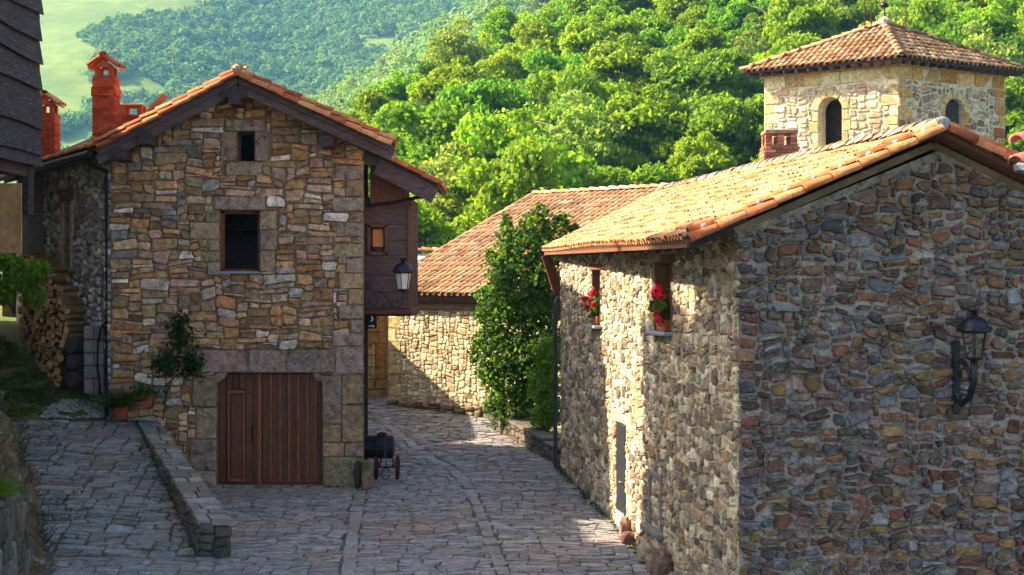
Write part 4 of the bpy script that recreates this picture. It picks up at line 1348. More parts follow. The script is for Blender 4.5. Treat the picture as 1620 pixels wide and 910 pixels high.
tiles_along(croof, ER0 + Vector((0, -.20, -.01)), R0 + Vector((.05, -.20, -.01)), (.43, -.5, .75), 'warm', PAL_TILE, rng, .41, .95, 'verge_tile')
tiles_along(croof, R0 + Vector((0, -.1, .05)), R1 + Vector((0, 0, .05)), (0, 0, 1), 'cream', [(lin(206, 172, 138), 2), (lin(196, 152, 116), 1.5), (lin(186, 174, 152), 1)], rng, .36, 1.2, 'ridge_tile')
MB(lin(150, 146, 146)).lathe(R0 + Vector((.0, -.14, .06)), [(.02, -.05), (.09, -.03), (.10, .0), (.085, .02), (.02, .03)], 10, axis=Vector((0, -1, .2))).build('ridge_mortar', M['stone'], croof)
# mortar pads between verge tiles
for i in range(9):
    p = E0.lerp(R0, (i + .6) / 9.3) + Vector((0, -.14, .07))
    MB(lin(168, 158, 144)).lathe(p, [(.02, -.06), (.055, -.03), (.06, .01), (.03, .04)], 7, axis=Vector((.3, -.9, .3))).build('mortar_dab', M['stone'], croof)
# plastered band under the verge
for p, q_ in ((E0, R0), (ER0, R0)):
    d_ = (q_ - p)
    s_, e_ = p + d_ * .2, p + d_ * .999
    MB().bar(Vector((s_.x, 19.68 + (s_.x - 3.12) * .07 - .03, s_.z - .16)), Vector((e_.x, 19.68 + (e_.x - 3.12) * .07 - .03, e_.z - .18)), .13, .10, bev=.01).build('plaster_band', M['plaster'], cottage)
# rafters under the street eave
for i in range(22):
    a = E0.lerp(E1, (i + .5) / 22); b = R0.lerp(R1, (i + .5) / 22)
    t = (b - a).normalized()
    MB().bar(a + t * .08 + Vector((0, 0, -.13)), a + t * 1.0 + Vector((0, 0, -.13)), .09, .1).build('rafter_end', M['wood_dark'], croof)
MB().bar(E0 + Vector((.03, .1, -.07)), E1 + Vector((.03, 0, -.07)), .03, .06).build('eave_board', M['wood_brown'], croof)
# barge end at the far gable
MB().bar(E1 + Vector((.05, .0, -.1)), E1 + Vector((.35, .1, -1.0)), .05, .22).build('far_brace', M['window_wood'], croof)
# big hip tiles where the neighbouring roof meets
hb_ = P(1606, 262, 19.1)
for i, (dx, dz, L_) in enumerate(((.0, .0, .5), (.02, .28, .5))):
    tiles_along(croof, hb_ + Vector((.02 + dx, 0, dz)), hb_ + Vector((.55 + dx, .25, dz + .22)), (-.4, -.1, .9), 'dark', [(lin(170, 98, 78), 1)], rng, .6, 1.5, 'hip_tile')
MB(lin(140, 140, 146)).lathe(hb_ + Vector((.12, .05, -.02)), [(.04, -.08), (.12, -.05), (.13, .03), (.05, .08)], 9).build('hip_mortar', M['stone'], croof)

# chimney with slab on stubby brick pillars
def slab_chimney(parent, c, w, d, z0, zb, zt, rng):
    sh = MB(lin(150, 110, 92)).box((c.x, c.y, (z0 + zb) / 2), (w - .02, d - .02, zb - z0)).build('chimney', M['brick_mortar'], parent)
    bb = MB(); pal = [(lin(170, 110, 84), 2), (lin(150, 92, 72), 2), (lin(190, 138, 110), 1)]
    r = 0; z = z0
    while z < zb - .03:
        for ax, ln, off in (('x', w, -d / 2), ('y', d, -w / 2), ('y', d, w / 2)):
            n_ = max(2, round(ln / .22)); st_ = ln / n_; k_ = -.5 if r % 2 else 0
            while k_ < n_:
                a0, a1 = max(0, k_ * st_), min(ln, (k_ + 1) * st_)
                if a1 - a0 > .03:
                    m0 = (a0 + a1) / 2 - ln / 2; col = jitcol(pick(pal, rng), rng)
                    bb.box((c.x + m0, c.y + off, z + .03), (a1 - a0 - .012, .035, .052), None, col) if ax == 'x' else bb.box((c.x + off, c.y + m0, z + .03), (.035, a1 - a0 - .012, .052), None, col)
                k_ += 1
        z += .066; r += 1
    bb.build('brickwork', M['brick'], sh, kind='stuff')
    for sx in (-1, -.05, 1):
        for sy in (-1, 1):
            pb = MB()
            for q in range(3):
                pb.box((c.x + sx * (w / 2 - .08), c.y + sy * (d / 2 - .08), zb + .035 + q * .066), (.13, .13, .055), None, jitcol(pick(pal, rng), rng))
            pb.build('brick_pillar', M['brick'], sh)
    MB(lin(160, 120, 108)).box((c.x, c.y, zt - .04), (w * .98, d * 1.1, .08), bev=.015).build('chimney_slab', M['stone'], sh)
cc = P(1233, 230, 27.6)
slab_chimney(cottage, cc, .64, .5, 6.5, P(0, 231, 27.6).z, P(0, 207, 27.6).z, rng)

# ================================================================== CHURCH BEYOND THE BEND
rng = random.Random(15)
church = thing('church_nave', (CH_W0.x, CH_W0.y, 1.4), 'low sunlit stone church nave with large clay tile roof behind the leafy bush', 'church')
CHL = 9.0
chw = wall_core('nave_wall', church, CH_W0, CH_U, CH_N, [], CHL, .2, 4.75, [], M['mortar_gold'], .3)
chq = []
z = 1.3; i = 0
while z < 4.2:
    h = rng.uniform(.28, .4); w_ = .55 if i % 2 else .34
    chq.append((0, z, w_, z + h)); z += h; i += 1
chm = lambda u, v: not any(in_rect(u, v + 1.0, r) for r in chq) and v + 1.0 < 4.28
rects = [(a, b + 1.0, c, d + 1.0) for a, b, c, d in pack(5.6, 3.35, .06, .045, (2, 5), (2, 4), rng, chm)]
masonry(chw, CH_W0, CH_U, CH_N, (0, 0, 1), rects, chq, PAL_C, PAL_GOLD, M['cobble'], 260, rng, joint=.022, rnd=.3, amp=.08, wsc=3, proud=.035, flat=.76, smooth=False, fixed_proud=.03)
MB().bar(CH_W0 + CH_N * .04 + Vector((0, 0, 4.42)), CH_W0 + CH_U * CHL + CH_N * .04 + Vector((0, 0, 4.42)), .12, .18, bev=.02).build('string_course', M['plaster'], church)
# rough projecting plinth
prng = random.Random(4)
pr_ = pack(5.6, .62, .1, .09, (2, 5), (1, 3), prng, lambda u, v: True)
masonry(chw, CH_W0 + CH_N * .09 + Vector((0, 0, .95)), CH_U, CH_N, (0, 0, 1), pr_, [], [(lin(92, 86, 66), 2), (lin(80, 84, 60), 1), (lin(110, 98, 80), 1)], PAL_W, M['green_stone'], 40, prng, joint=.03, rnd=.36, proud=.08, flat=.7, smooth=True, name='plinth_stone')
CE0 = CH_W0 + CH_N * .36 + Vector((0, 0, 4.72)); CE1 = CE0 + CH_U * 8.6
CR0 = CE0 - CH_N * 7.64 + Vector((0, 0, 3.33)); CR1 = CR0 + CH_U * 8.6
CE0 = CE0 - CH_U * .35; CR0 = CR0 - CH_U * .35
chr_ = deck('roof', church, [CE0, CE1, CR1, CR0], .08, M['wood_dark'])
tile_roof(chr_, CE0, CE1, CR0, CR1, 'old', PAL_TILE_OLD, 200, rng, pitch=.235, expo=.40, sag=.01, jit=.004)
tiles_along(chr_, CR0 + Vector((0, 0, .08)), CR1 + Vector((0, 0, .08)), (0, 0, 1), 'old', PAL_TILE_OLD, rng, .4, 1.35, 'ridge_tile')
tiles_along(chr_, CE0 + Vector((0, 0, .06)), CR0 + Vector((0, 0, .06)), -CH_U + Vector((0, 0, 1.5)), 'old', PAL_TILE_OLD, rng, .38, 1.25, 'verge_tile')
# rear slope and end walls
CB0, CB1 = CR0 - CH_N * 6 + Vector((0, 0, -2.9)), CR1 - CH_N * 6 + Vector((0, 0, -2.9))
deck('rear_slope', chr_, [CR0, CR1, CB1, CB0], .08, M['tile'])
mb = MB()
wa, wb = CH_W0.copy(), CH_W0 - CH_N * 13
mb.add([wa, wb, wb + Vector((0, 0, 4.7)), wa - CH_N * 7.3 + Vector((0, 0, 7.85)), wa + Vector((0, 0, 4.6))], [(0, 1, 2, 3, 4)])
wc, wd = CH_W0 + CH_U * CHL, CH_W0 + CH_U * CHL - CH_N * 13
mb.add([wc, wd, wd + Vector((0, 0, 4.7)), wc - CH_N * 7.3 + Vector((0, 0, 7.85)), wc + Vector((0, 0, 4.6))], [(0, 1, 2, 3, 4)])
mb.build('end_wall', M['mortar'], church)
# a lower roof peeping over behind the annex
sr = thing('outbuilding', (-5.2, 52, 1.6), 'small tiled outbuilding whose dark ridge tiles peep above the church verge', 'outbuilding')
oa, ob = P(648, 398, 52), P(690, 400, 52)
MB().box(((oa.x + ob.x) / 2 - .8, 53.6, 3.4), (3.6, 3.2, 3.8)).build('wall', M['mortar'], sr)
srr = deck('roof', sr, [oa + Vector((-2.6, -.3, -.9)), ob + Vector((.6, -.3, -.9)), ob + Vector((.6, 1.8, .0)), oa + Vector((-2.6, 1.8, .0))], .08, M['tile'])
tiles_along(srr, oa + Vector((-2.6, 1.75, .1)), ob + Vector((.6, 1.75, .1)), (0, 0, 1), 'dark', [(lin(140, 84, 66), 1)], rng, .42, 1.5, 'ridge_tile')

# ================================================================== BELL TOWER
rng = random.Random(19)
TC = P(1422, 0, 42.0); TL = P(1209, 0, 44.5); TR = P(1590, 0, 44.4)
for v in (TC, TL, TR): v.z = 0
tower = thing('bell_tower', (TC.x, TC.y, 1.5), 'square golden stone bell tower with arched openings under a pyramid tile roof', 'tower')
TB = TL + TR - TC
TZ = P(0, 98, 42).z
def tface(nm, A, B, px0, px1, open_px, py_top, pal, n_ind, seed, real=True):
    rg_ = random.Random(seed)
    Ut = (B - A); Wt = Ut.length; Ut.normalize()
    Nt = Vector((Ut.y, -Ut.x, 0))
    if Nt.y > 0: Nt = -Nt
    ops = []
    if open_px:
        def uat(x):                                   # photo column -> distance along the face
            k_ = (x - 810) / F
            return (A.x - k_ * A.y) / (k_ * Ut.y - Ut.x)
        u0, u1 = sorted((uat(open_px[0]), uat(open_px[1])))
        dm = A.y + Ut.y * (u0 + u1) / 2
        zt = CAMZ - (py_top - HOR) / F * dm
        ops = [(u0, 8.3, u1, zt, 'arch')]
    w_ = wall_core(nm, tower, A, Ut, Nt, [], Wt, .8, TZ, ops, M['mortar_gold'], .55)
    fx = []
    z_ = 6.5; k_ = 0
    while z_ < TZ - .5:
        h = rg_.uniform(.26, .36)
        q = .52 if k_ % 2 else .3
        fx += [(0, z_, q, min(z_ + h, TZ - .5)), (Wt - (.82 - q), z_, Wt, min(z_ + h, TZ - .5))]
        z_ += h; k_ += 1
    z_ = TZ - .5                                     # smooth ashlar course under the cornice
    u = 0
    while u < Wt - .3:
        l_ = min(rg_.uniform(.5, .8), Wt - u); fx.append((u, z_, u + l_, TZ - .12)); u += l_
    arch = []
    if ops:
        u0, v0, u1, v1 = ops[0][:4]; r = (u1 - u0) / 2; cx = (u0 + u1) / 2; cy = v1 - r
        for k_ in range(4):
            arch += [(u0 - .2 - .1 * (k_ % 2), cy - (k_ + 1) * .34, u0 - .005, cy - k_ * .34), (u1 + .005, cy - (k_ + 1) * .34, u1 + .2 + .1 * (k_ % 2), cy - k_ * .34)]
        fx += arch
    def msk(u, v):
        v += 6.4
        if any(in_rect(u, v, r_) for r_ in fx): return False
        if ops:
            if u0 - .02 < u < u1 + .02 and v < cy: return False
            if math.hypot(u - cx, v - cy) < r + .24: return False
        return v < TZ - .5
    rc = [(a, b + 6.4, c, d + 6.4) for a, b, c, d in pack(Wt, TZ - 6.4, .075, .06, (2, 5), (2, 4), rg_, msk)]
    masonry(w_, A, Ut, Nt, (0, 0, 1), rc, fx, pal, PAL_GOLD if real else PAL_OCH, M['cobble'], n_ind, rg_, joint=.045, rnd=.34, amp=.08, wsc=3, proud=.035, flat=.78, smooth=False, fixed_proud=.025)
    if ops:
        n_ = 7
        for k_ in range(n_):                           # voussoirs
            a0, a1 = math.pi * (k_ + .04) / n_, math.pi * (k_ + .96) / n_
            pl = []
            for t_ in np.linspace(a0, a1, 3): pl.append((cx - (r + .005) * math.cos(t_), cy + (r + .005) * math.sin(t_)))
            for t_ in np.linspace(a1, a0, 3): pl.append((cx - (r + .23) * math.cos(t_), cy + (r + .23) * math.sin(t_)))
            vs, fs = stone_geo(pl, .035, .95, rg_)
            mesh_obj('voussoir', np.array([tuple(A + Ut * a + Vector((0, 0, b)) + Nt * c) for a, b, c in vs]), fs, M['cobble'], w_, [jitcol(pick(PAL_GOLD, rg_), rg_, .1)] * len(vs))
    return Ut, Nt, (u0 + u1) / 2 if ops else Wt / 2
tface('sunny_wall', TC, TL, 0, 0, (1295, 1332), 154, PAL_C, 150, 31)  # paler palette than the other face: sunlight put into the stone colour
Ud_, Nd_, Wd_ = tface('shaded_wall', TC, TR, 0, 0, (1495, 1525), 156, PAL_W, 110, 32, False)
MB().box(TC + Ud_ * Wd_ - Nd_ * .14 + Vector((0, 0, 9.4)), (.62, .04, 2.6), Matrix.Rotation(math.atan2(Ud_.y, Ud_.x), 3, 'Z')).build('arch_dark_panel', M['wood_black'], tower)  # dark panel standing in for the shade inside the arch
mb = MB()
# rear walls
for A, B in ((TL, TB), (TB, TR)):
    mb.add([A + Vector((0, 0, .8)), B + Vector((0, 0, .8)), B + Vector((0, 0, TZ)), A + Vector((0, 0, TZ))], [(0, 1, 2, 3)])
mb.add([p + Vector((0, 0, 8.0)) for p in (TC, TL, TB, TR)], [(0, 1, 2, 3)])
mb.build('rear_wall', M['mortar'], tower)
ctr = (TL + TR) / 2
MB().box(ctr + Vector((0, 0, 9.6)), (3.3, 3.0, 3.4), Matrix.Rotation(rad(38), 3, 'Z')).build('belfry_dark_box', M['wood_black'], tower)  # dark box added to keep the arched openings black
def ring(k, z): return [ctr + (p - ctr) * k + Vector((0, 0, z)) for p in (TC, TR, TB, TL)]
mb = MB(lin(190, 150, 96))
lv = [ring(1.005, TZ - .14), ring(1.03, TZ - .10), ring(1.03, TZ - .02), ring(1.075, TZ + .06), ring(1.09, TZ + .10), ring(1.09, TZ + .2)]
vs = [p for l_ in lv for p in l_]
fs = [(k_ * 4 + i, k_ * 4 + (i + 1) % 4, k_ * 4 + 4 + (i + 1) % 4, k_ * 4 + 4 + i) for k_ in range(5) for i in range(4)]
mb.add(vs, fs + [(20, 21, 22, 23)])
mb.build('cornice', M['stone'], tower)
er = [ctr + (p - ctr) * 1.2 for p in (TC, TR, TB, TL)]
EZ = P(0, 90, 41.4).z
er = [p + Vector((0, 0, EZ - p.z)) for p in er]
apx = ctr + Vector((0, 0, P(0, 40, ctr.y).z))
troof = deck('roof', tower, [er[0], er[1], apx], .06, M['wood_dark'])
for i in (1, 2, 3):
    deck('roof_deck', troof, [er[i], er[(i + 1) % 4], apx], .06, M['wood_dark'])
for i, n_ in ((3, 150), (0, 150), (1, 0), (2, 0)):
    a, b = er[i], er[(i + 1) % 4]
    mid = (a + b) / 2; x_ = (b - a).normalized()
    s_ = apx - a; along = s_.dot(x_) / (b - a).length
    S = apx - (a + (b - a) * along)
    tile_roof(troof, a, b, a + S, b + S, 'old', PAL_TILE_OLD, n_, rng, pitch=.20, expo=.30, jit=.012,
              keep=lambda u, s, al=along: (u > s * al + .0 and u < 1 - s * (1 - al)))
for i in range(4):
    tiles_along(troof, er[i] + Vector((0, 0, .05)), apx + Vector((0, 0, .06)), (0, 0, 1), 'old', PAL_TILE_OLD, rng, .34, 1.3, 'hip_tile')
for i, (a, b) in enumerate(((er[0], er[1]), (er[3], er[0]))):
    for k_ in range(13):
        p = a.lerp(b, (k_ + .5) / 13)
        q = p.lerp(ctr + Vector((0, 0, EZ)), .17)
        MB().bar(p.lerp(q, .1) + Vector((0, 0, -.10)), q + Vector((0, 0, -.06)), .10, .10).build('rafter_end', M['wood_dark'], troof)
MB(lin(170, 150, 130)).lathe(apx + Vector((0, 0, .02)), [(.26, 0), (.24, .1), (.14, .2), (.05, .25)], 8).build('apex_cap', M['stone'], troof)

# iron cross and aerials on the tower roof
ic = thing('iron_cross', apx + Vector((0, 0, .2)), 'wrought iron cross and ball on the tip of the tower roof', 'cross')
MB().tube([apx + Vector((0, 0, .1)), apx + Vector((0, 0, 1.7))], .022, 6).build('shaft', M['iron'], ic)
MB().bar(apx + Vector((-.4, 0, 1.15)), apx + Vector((.4, 0, 1.15)), .03, .03).build('arm', M['iron'], ic)
MB().lathe(apx + Vector((0, 0, .62)), [(.03, -.1), (.12, -.05), (.14, 0), (.12, .05), (.03, .1)], 10).build('ball', M['iron'], ic, True)
for (x, y0_, lab, bars) in ((1368, 41, 'thin aerial mast with long crossbar on the sunny side of the tower roof', 2), (1433, 40, 'plain thin aerial mast on the shaded side of the tower roof', 0), (1378, 36, 'short bent aerial mast beside the long crossbar mast on the tower', 1)):
    b = P(x, y0_ + 5, ctr.y - .6)
    t_ = P(x, -30 if bars != 1 else 8, ctr.y - .6)
    am = thing('aerial_mast', b, lab, 'aerial')
    MB().tube([b, t_], .018, 6).build('mast', M['rust'], am)
    for k_ in range(bars):
        zz = b.z + (t_.z - b.z) * (.52 + .3 * k_)
        MB().tube([(b.x - .32, b.y, zz), (b.x + (.6 if k_ == 0 else .2), b.y, zz + .05)], .010, 5).build('crossbar', M['rust'], am)

# ================================================================== OCHRE PIER BETWEEN HOUSE AND CHURCH
rng = random.Random(23)
pier = thing('ashlar_wall_end', (-4.6, 44.4, 1.45), 'ochre block wall end glimpsed between the house corner and the church', 'wall')
pc = MB().box((-5.15, 44.9, 3.2), (2.44, 1.0, 4.4)).build('core', M['mortar'], pier)
fx = []
z_ = 1.35; r_ = 0
while z_ < 5.3:
    h = rng.uniform(.3, .42); u = 0 if r_ % 2 else -.2
    while u < 2.4:
        l_ = rng.uniform(.35, .62); fx.append((max(0, u), z_, min(2.44, u + l_), z_ + h)); u += l_
    z_ += h; r_ += 1
fx = [f for f in fx if f[2] - f[0] > .08]
masonry(pc, (-6.37, 44.4, 0), (1, 0, 0), (0, -1, 0), (0, 0, 1), [], fx, PAL_OCH, PAL_OCH, M['stone'], 300, rng, fixed_name='ashlar_block')

# ================================================================== TIMBER BUILDING AT THE LEFT EDGE
rng = random.Random(29)
timber = thing('timber_house', (-10.6, 26.9, 4.2), 'dark weathered timber house with broad overlapping wall boards above the mossy bank', 'house')
TXW = -8.98                                                   # face of the boards (faces the street)
Y0, Y1 = 15.5, 26.9
ZB = P(0, 258, 26.9).z
tz = lambda y: P(0, y, 26.9).z
MB().box((-11.4, (Y0 + Y1) / 2 - .05, (ZB + 13.2) / 2 + .1), (4.8, Y1 - Y0 - .12, 13.0 - ZB)).build('frame_wall', M['wood_black'], timber)
edges = [264, 245, 203, 141, 100, 65, 24, -14]
for i in range(len(edges) - 1):
    zb, zt = tz(edges[i]) - .02, tz(edges[i + 1]) + .05
    yend = Y1 + rng.uniform(-.05, .07)
    tilt = .085
    zs = [zb, zt]
    ys = [Y0, 24.95 + rng.uniform(-.3, .3), yend]
    for k_ in range(2):
        if k_ == 1 or i % 2 == 0:
            a, b = (ys[k_] if not (k_ == 1 and i % 2) else Y0), ys[k_ + 1] - (.012 if k_ == 0 else 0)
            n_ = 8; m_ = MB()
            vs, fs = [], []
            dr_ = rng.uniform(-.04, .04)
            for q in range(n_ + 1):
                y = a + (b - a) * q / n_
                wv = .02 * math.sin(y * 1.7 + i) + dr_ * (q / n_ - .5)
                for (dx, z) in ((tilt + .03, zb + wv), (tilt, zb + wv), (0, zt + wv), (.03, zt + wv)):
                    vs.append((TXW + dx, y, z))
            for q in range(n_):
                for e in range(4):
                    fs.append((q * 4 + e, q * 4 + (e + 1) % 4, q * 4 + 4 + (e + 1) % 4, q * 4 + 4 + e))
            fs += [(0, 1, 2, 3), (n_ * 4 + 3, n_ * 4 + 2, n_ * 4 + 1, n_ * 4)]
            m_.add(vs, fs); m_.build('wall_board', M['wood_black'], timber)
MB().box((-11.3, Y1 + .02, (ZB + 12.8) / 2), (4.7, .08, 12.8 - ZB)).build('end_boarding', M['wood_black'], timber)
MB().box((TXW - .2, (Y0 + Y1) / 2, ZB - .14), (.26, Y1 - Y0 + .1, .3), bev=.02).build('sill_beam', M['wood_dark'], timber)
MB().box((TXW - .15, Y1 - .2, ZB - .5), (.2, .3, 1.0), bev=.02).build('corner_post', M['wood_black'], timber)
MB().box((TXW - .02, 25.6, tz(-40)), (.14, 2.0, tz(-92) - tz(6)), bev=.01).build('white_window', M['white'], timber)
pl0, pl1 = P(-60, 290, 25.6), P(34, 401, 25.6)
MB().box((pl1.x - .55, 25.6, (pl0.z + pl1.z) / 2), (1.1, .05, pl0.z - pl1.z), bev=.01).build('plywood_panel', M['panel'], timber)
MB().box((-12.6, (Y0 + Y1) / 2, 5.0), (3.4, Y1 - Y0 - .6, 4.9)).build('stone_base', M['mortar'], timber)
a_, b_, c_ = Vector((TXW + .8, Y0 - .5, 12.6)), Vector((-11.4, Y0 - .5, 14.0)), Vector((-14.6, Y0 - .5, 12.6))
LL = Vector((0, Y1 - Y0 + 1.1, 0))
tr_ = deck('roof', timber, [a_, a_ + LL, b_ + LL, b_], .1, M['tile'])
deck('roof_deck', tr_, [c_, c_ + LL, b_ + LL, b_], .1, M['tile'])

# unseen house added up the lane so that its bulk shades the ramp
rng = random.Random(33)
uh = thing('ramp_shade_house', (-18.5, 31.5, 4.5), 'unseen plain house added up the lane to shade the ramp and street', 'house')
MB().box((-18.5, 33.2, 8.9), (7.0, 9.6, 9.4)).build('wall', M['mortar'], uh)
a_, b_, c_ = Vector((-14.5, 28.0, 13.4)), Vector((-18.5, 28.0, 15.8)), Vector((-22.5, 28.0, 13.4))
LL = Vector((0, 10.4, 0))
ur = deck('roof', uh, [a_, a_ + LL, b_ + LL, b_], .1, M['tile'])
deck('roof_deck', ur, [c_, c_ + LL, b_ + LL, b_], .1, M['tile'])

# unseen house added behind the gabled house to throw a slanting church wall shadow
rh = thing('church_shade_house', (-11, 45, 1.6), 'unseen house added behind the gabled house to shade the church wall', 'house')
MB().box((-11, 43.6, 4.2), (5.6, 10.2, 5.6)).build('wall', M['mortar'], rh)
a_, b_, c_ = Vector((-7.8, 38.3, 6.7)), Vector((-11, 38.3, 8.5)), Vector((-14.2, 38.3, 6.7))
LL = Vector((0, 10.5, 0))
rr0 = deck('roof', rh, [a_, a_ + LL, b_ + LL, b_], .1, M['tile'])
deck('roof_deck', rr0, [c_, c_ + LL, b_ + LL, b_], .1, M['tile'])

# neighbour on the far side of the cottage, outside the frame
nb = thing('neighbour_house', (12.2, 25, .3), 'plain stone neighbour house on the far side of the fieldstone cottage', 'house')
MB().box((12.4, 26.2, 2.6), (6.4, 11, 5.6)).build('wall', M['mortar_grey'], nb)
a_, b_, c_ = Vector((8.9, 20.4, 5.3)), Vector((12.4, 20.4, 6.9)), Vector((15.9, 20.4, 5.3))
LL = Vector((0, 11.6, 0))
nr0 = deck('roof', nb, [a_, a_ + LL, b_ + LL, b_], .1, M['tile'])
deck('roof_deck', nr0, [c_, c_ + LL, b_ + LL, b_], .1, M['tile'])

# ================================================================== LOW PARAPET BESIDE THE RAMP
rng = random.Random(41)
def par_l(Y): return low_wall_x(Y)
def par_r(Y): return -4.89 - .462 * (Y - 24.6)
def par_z(Y): return .96 + (2.13 - .96) * (Y - 24.6) / 5.95
YN, YF = 24.6, 30.5
par = thing('parapet_wall', (-5.15, 24.6, .3), 'low mossy stone parapet capped with slabs between ramp and garage', 'wall')
mb = MB()
cs_ = []
for Y in np.linspace(YN + .03, YF, 9):
    l_, r_ = par_l(Y) + .04, par_r(Y) - .04
    cs_.append([Vector((l_, Y, G(Y) - .1)), Vector((r_, Y, G(Y) - .1)), Vector((r_, Y, par_z(Y) - .07)), Vector((l_, Y, par_z(Y) - .07))])
vs = [p for c in cs_ for p in c]
fs = [(k * 4 + i, k * 4 + (i + 1) % 4, k * 4 + 4 + (i + 1) % 4, k * 4 + 4 + i) for k in range(8) for i in range(4)] + [(0, 1, 2, 3), (32, 33, 34, 35)]
mb.add(vs, fs)
pcore = mb.build('core', M['joint'], par)
PALM = [(lin(88, 90, 80), 2), (lin(74, 78, 66), 2), (lin(108, 106, 100), 1), (lin(78, 72, 60), 1)]
PALK = [(lin(128, 128, 122), 2), (lin(108, 110, 100), 2), (lin(146, 144, 138), 1.5), (lin(100, 98, 82), 1)]
nfw = par_r(YN) - par_l(YN)
rects = pack(nfw, .62, .09, .07, (2, 4), (1, 3), rng, lambda u, v: True)
masonry(pcore, (par_l(YN), YN, .29), (1, 0, 0), (0, -1, 0), (0, 0, 1), rects, [], PALM, PALM, M['pave'], 99, rng, joint=.022, rnd=.25, proud=.05, flat=.85, name='face_stone')
for side in (0, 1):
    f_ = par_l if side == 0 else par_r
    A, B = Vector((f_(YN), YN, 0)), Vector((f_(YF), YF, 0))
    Ud = (B - A); Ls = Ud.length; Ud.normalize()
    Nd = Vector((-Ud.y, Ud.x, 0)) if side == 0 else Vector((Ud.y, -Ud.x, 0))
    if side == 0 and Nd.x > 0: Nd = -Nd
    zt = lambda u: par_z(YN + (YF - YN) * u / Ls) - .06
    zb = lambda u: (ramp_z(YN + (YF - YN) * u / Ls) if side == 0 else G(YN + (YF - YN) * u / Ls)) - .1
    rects = pack(Ls, 2.2, .1, .07, (2, 5), (1, 3), rng, lambda u, v: zb(u) < v < zt(u))
    masonry(pcore, A, Ud, Nd, (0, 0, 1), rects, [], PALM, PALM, M['pave'], 60, rng, joint=.024, rnd=.25, proud=.045, flat=.85, name='face_stone', rest='face_stones_beyond')
# cap slabs, irregular pairs
Y = YN - .05
while Y < YF - .1:
    L_ = rng.uniform(.16, .34); Y2 = min(YF, Y + L_)
    cut = rng.uniform(.3, .7) if rng.random() < .8 else None
    spans = [(0, 1)] if cut is None else [(0, cut), (cut, 1)]
    for (s0, s1) in spans:
        pl = []
        for (s, y) in ((s0, Y), (s1, Y), (s1, (Y + Y2) / 2), (s1, Y2), (s0, Y2), (s0, (Y + Y2) / 2)):
            x = (par_l(y) - .04) + (par_r(y) - par_l(y) + .08) * s
            pl.append((x + (.012 if s == s0 else -.012) + rng.uniform(-.012, .012), y + (.012 if y == Y else -.012 if y == Y2 else 0) + rng.uniform(-.01, .01)))
        vs, fs = stone_geo(pl, .035, .93, rng, base=-.07)
        mesh_obj('cap_slab', np.array([(a, b, par_z(b) - .02 + c) for a, b, c in vs]), fs, M['pave'], pcore, [jitcol(pick(PALK, rng), rng, .3)] * len(vs))
    Y = Y2

# ================================================================== PLANTS: HELPERS
def leafy(name, parent, pts, size, cols, seed, mat='leaf_near', normals=None, spread=1.0, aspect=1.6):
    rg = np.random.default_rng(seed)
    pts = np.array(pts, dtype=float)
    V = leaf_quads(pts, size, rg, normals, spread, aspect)
    cc = np.array(cols)[rg.integers(0, len(cols), len(pts))] * rg.uniform(.7, 1.3, size=(len(pts), 1))
    return quads_mesh(name, V, cc, M[mat], parent)

def blades(n, base, spread, h, seed, lean=.5):
    """grass-like blades -> quads"""
    rg = np.random.default_rng(seed)
    b = np.array(base)[None] + np.concatenate([rg.normal(size=(n, 2)) * spread, np.zeros((n, 1))], 1)
    d = np.concatenate([rg.normal(size=(n, 2)) * lean, np.ones((n, 1))], 1); d /= np.linalg.norm(d, axis=1, keepdims=True)
    L = h * rg.uniform(.5, 1.2, size=(n, 1)); w = rg.normal(size=(n, 3)); w -= (w * d).sum(1, keepdims=True) * d; w /= np.linalg.norm(w, axis=1, keepdims=True); w *= L * .045 + .003
    tip = b + d * L + np.concatenate([d[:, :2] * L * .5, -L * .15 * np.abs(rg.normal(size=(n, 1)))], 1)
    mid = b + d * L * .55
    return np.stack([b - w, mid + w, tip, mid - w], 1)

GL = [(.045, .095, .014), (.075, .13, .018), (.030, .07, .014)]

def pot(name, loc, r0, r1, h, label, seed, kind):
    e = thing(name, loc, label, 'potted plant')
    x, y, z = loc
    if kind != 'grass':
        MB().box((x, y, z + h * .5), (r0 * 2, .22, h), taper=1.2).box((x, y, z + h * .94), (r0 * 2.6, .29, h * .16), bev=.01).build('pot', M['terracotta'], e)
    else:
        MB().lathe((x, y, z), [(r0 * .9, 0), (r0, .01), (r1 * .97, h * .82), (r1 * 1.08, h * .84), (r1 * 1.08, h), (r1 * .95, h), (r1 * .9, h * .9), (.01, h * .9)], 16).build('pot', M['terracotta'], e, True)
    if kind == 'grass':
        V = blades(420, (x, y, z + h * .85), r1 * .55, .42, seed, .8)
        rg = np.random.default_rng(seed)
        quads_mesh('foliage', V, np.array(GL)[rg.integers(0, 3, len(V))] * rg.uniform(.7, 1.2, (len(V), 1)), M['leaf_near'], e)
    else:
        rg = np.random.default_rng(seed)
        p_ = rg.normal(size=(260, 3)) * np.array([r1 * .75, r1 * .75, .09]) + np.array([x, y, z + h + .08])
        leafy('foliage', e, p_, .06, GL, seed)
    return e
pot('plant_pot', P(190, 661, 30.1), .14, .17, .24, 'terracotta pot with bushy grassy plant beside the black drainpipe', 1, 'grass')
pot('flower_pot', P(228, 644, 30.2) + Vector((0, 0, .0)), .14, .19, .24, 'rectangular terracotta planter with short plant on the parapet end', 2, 'leaf')

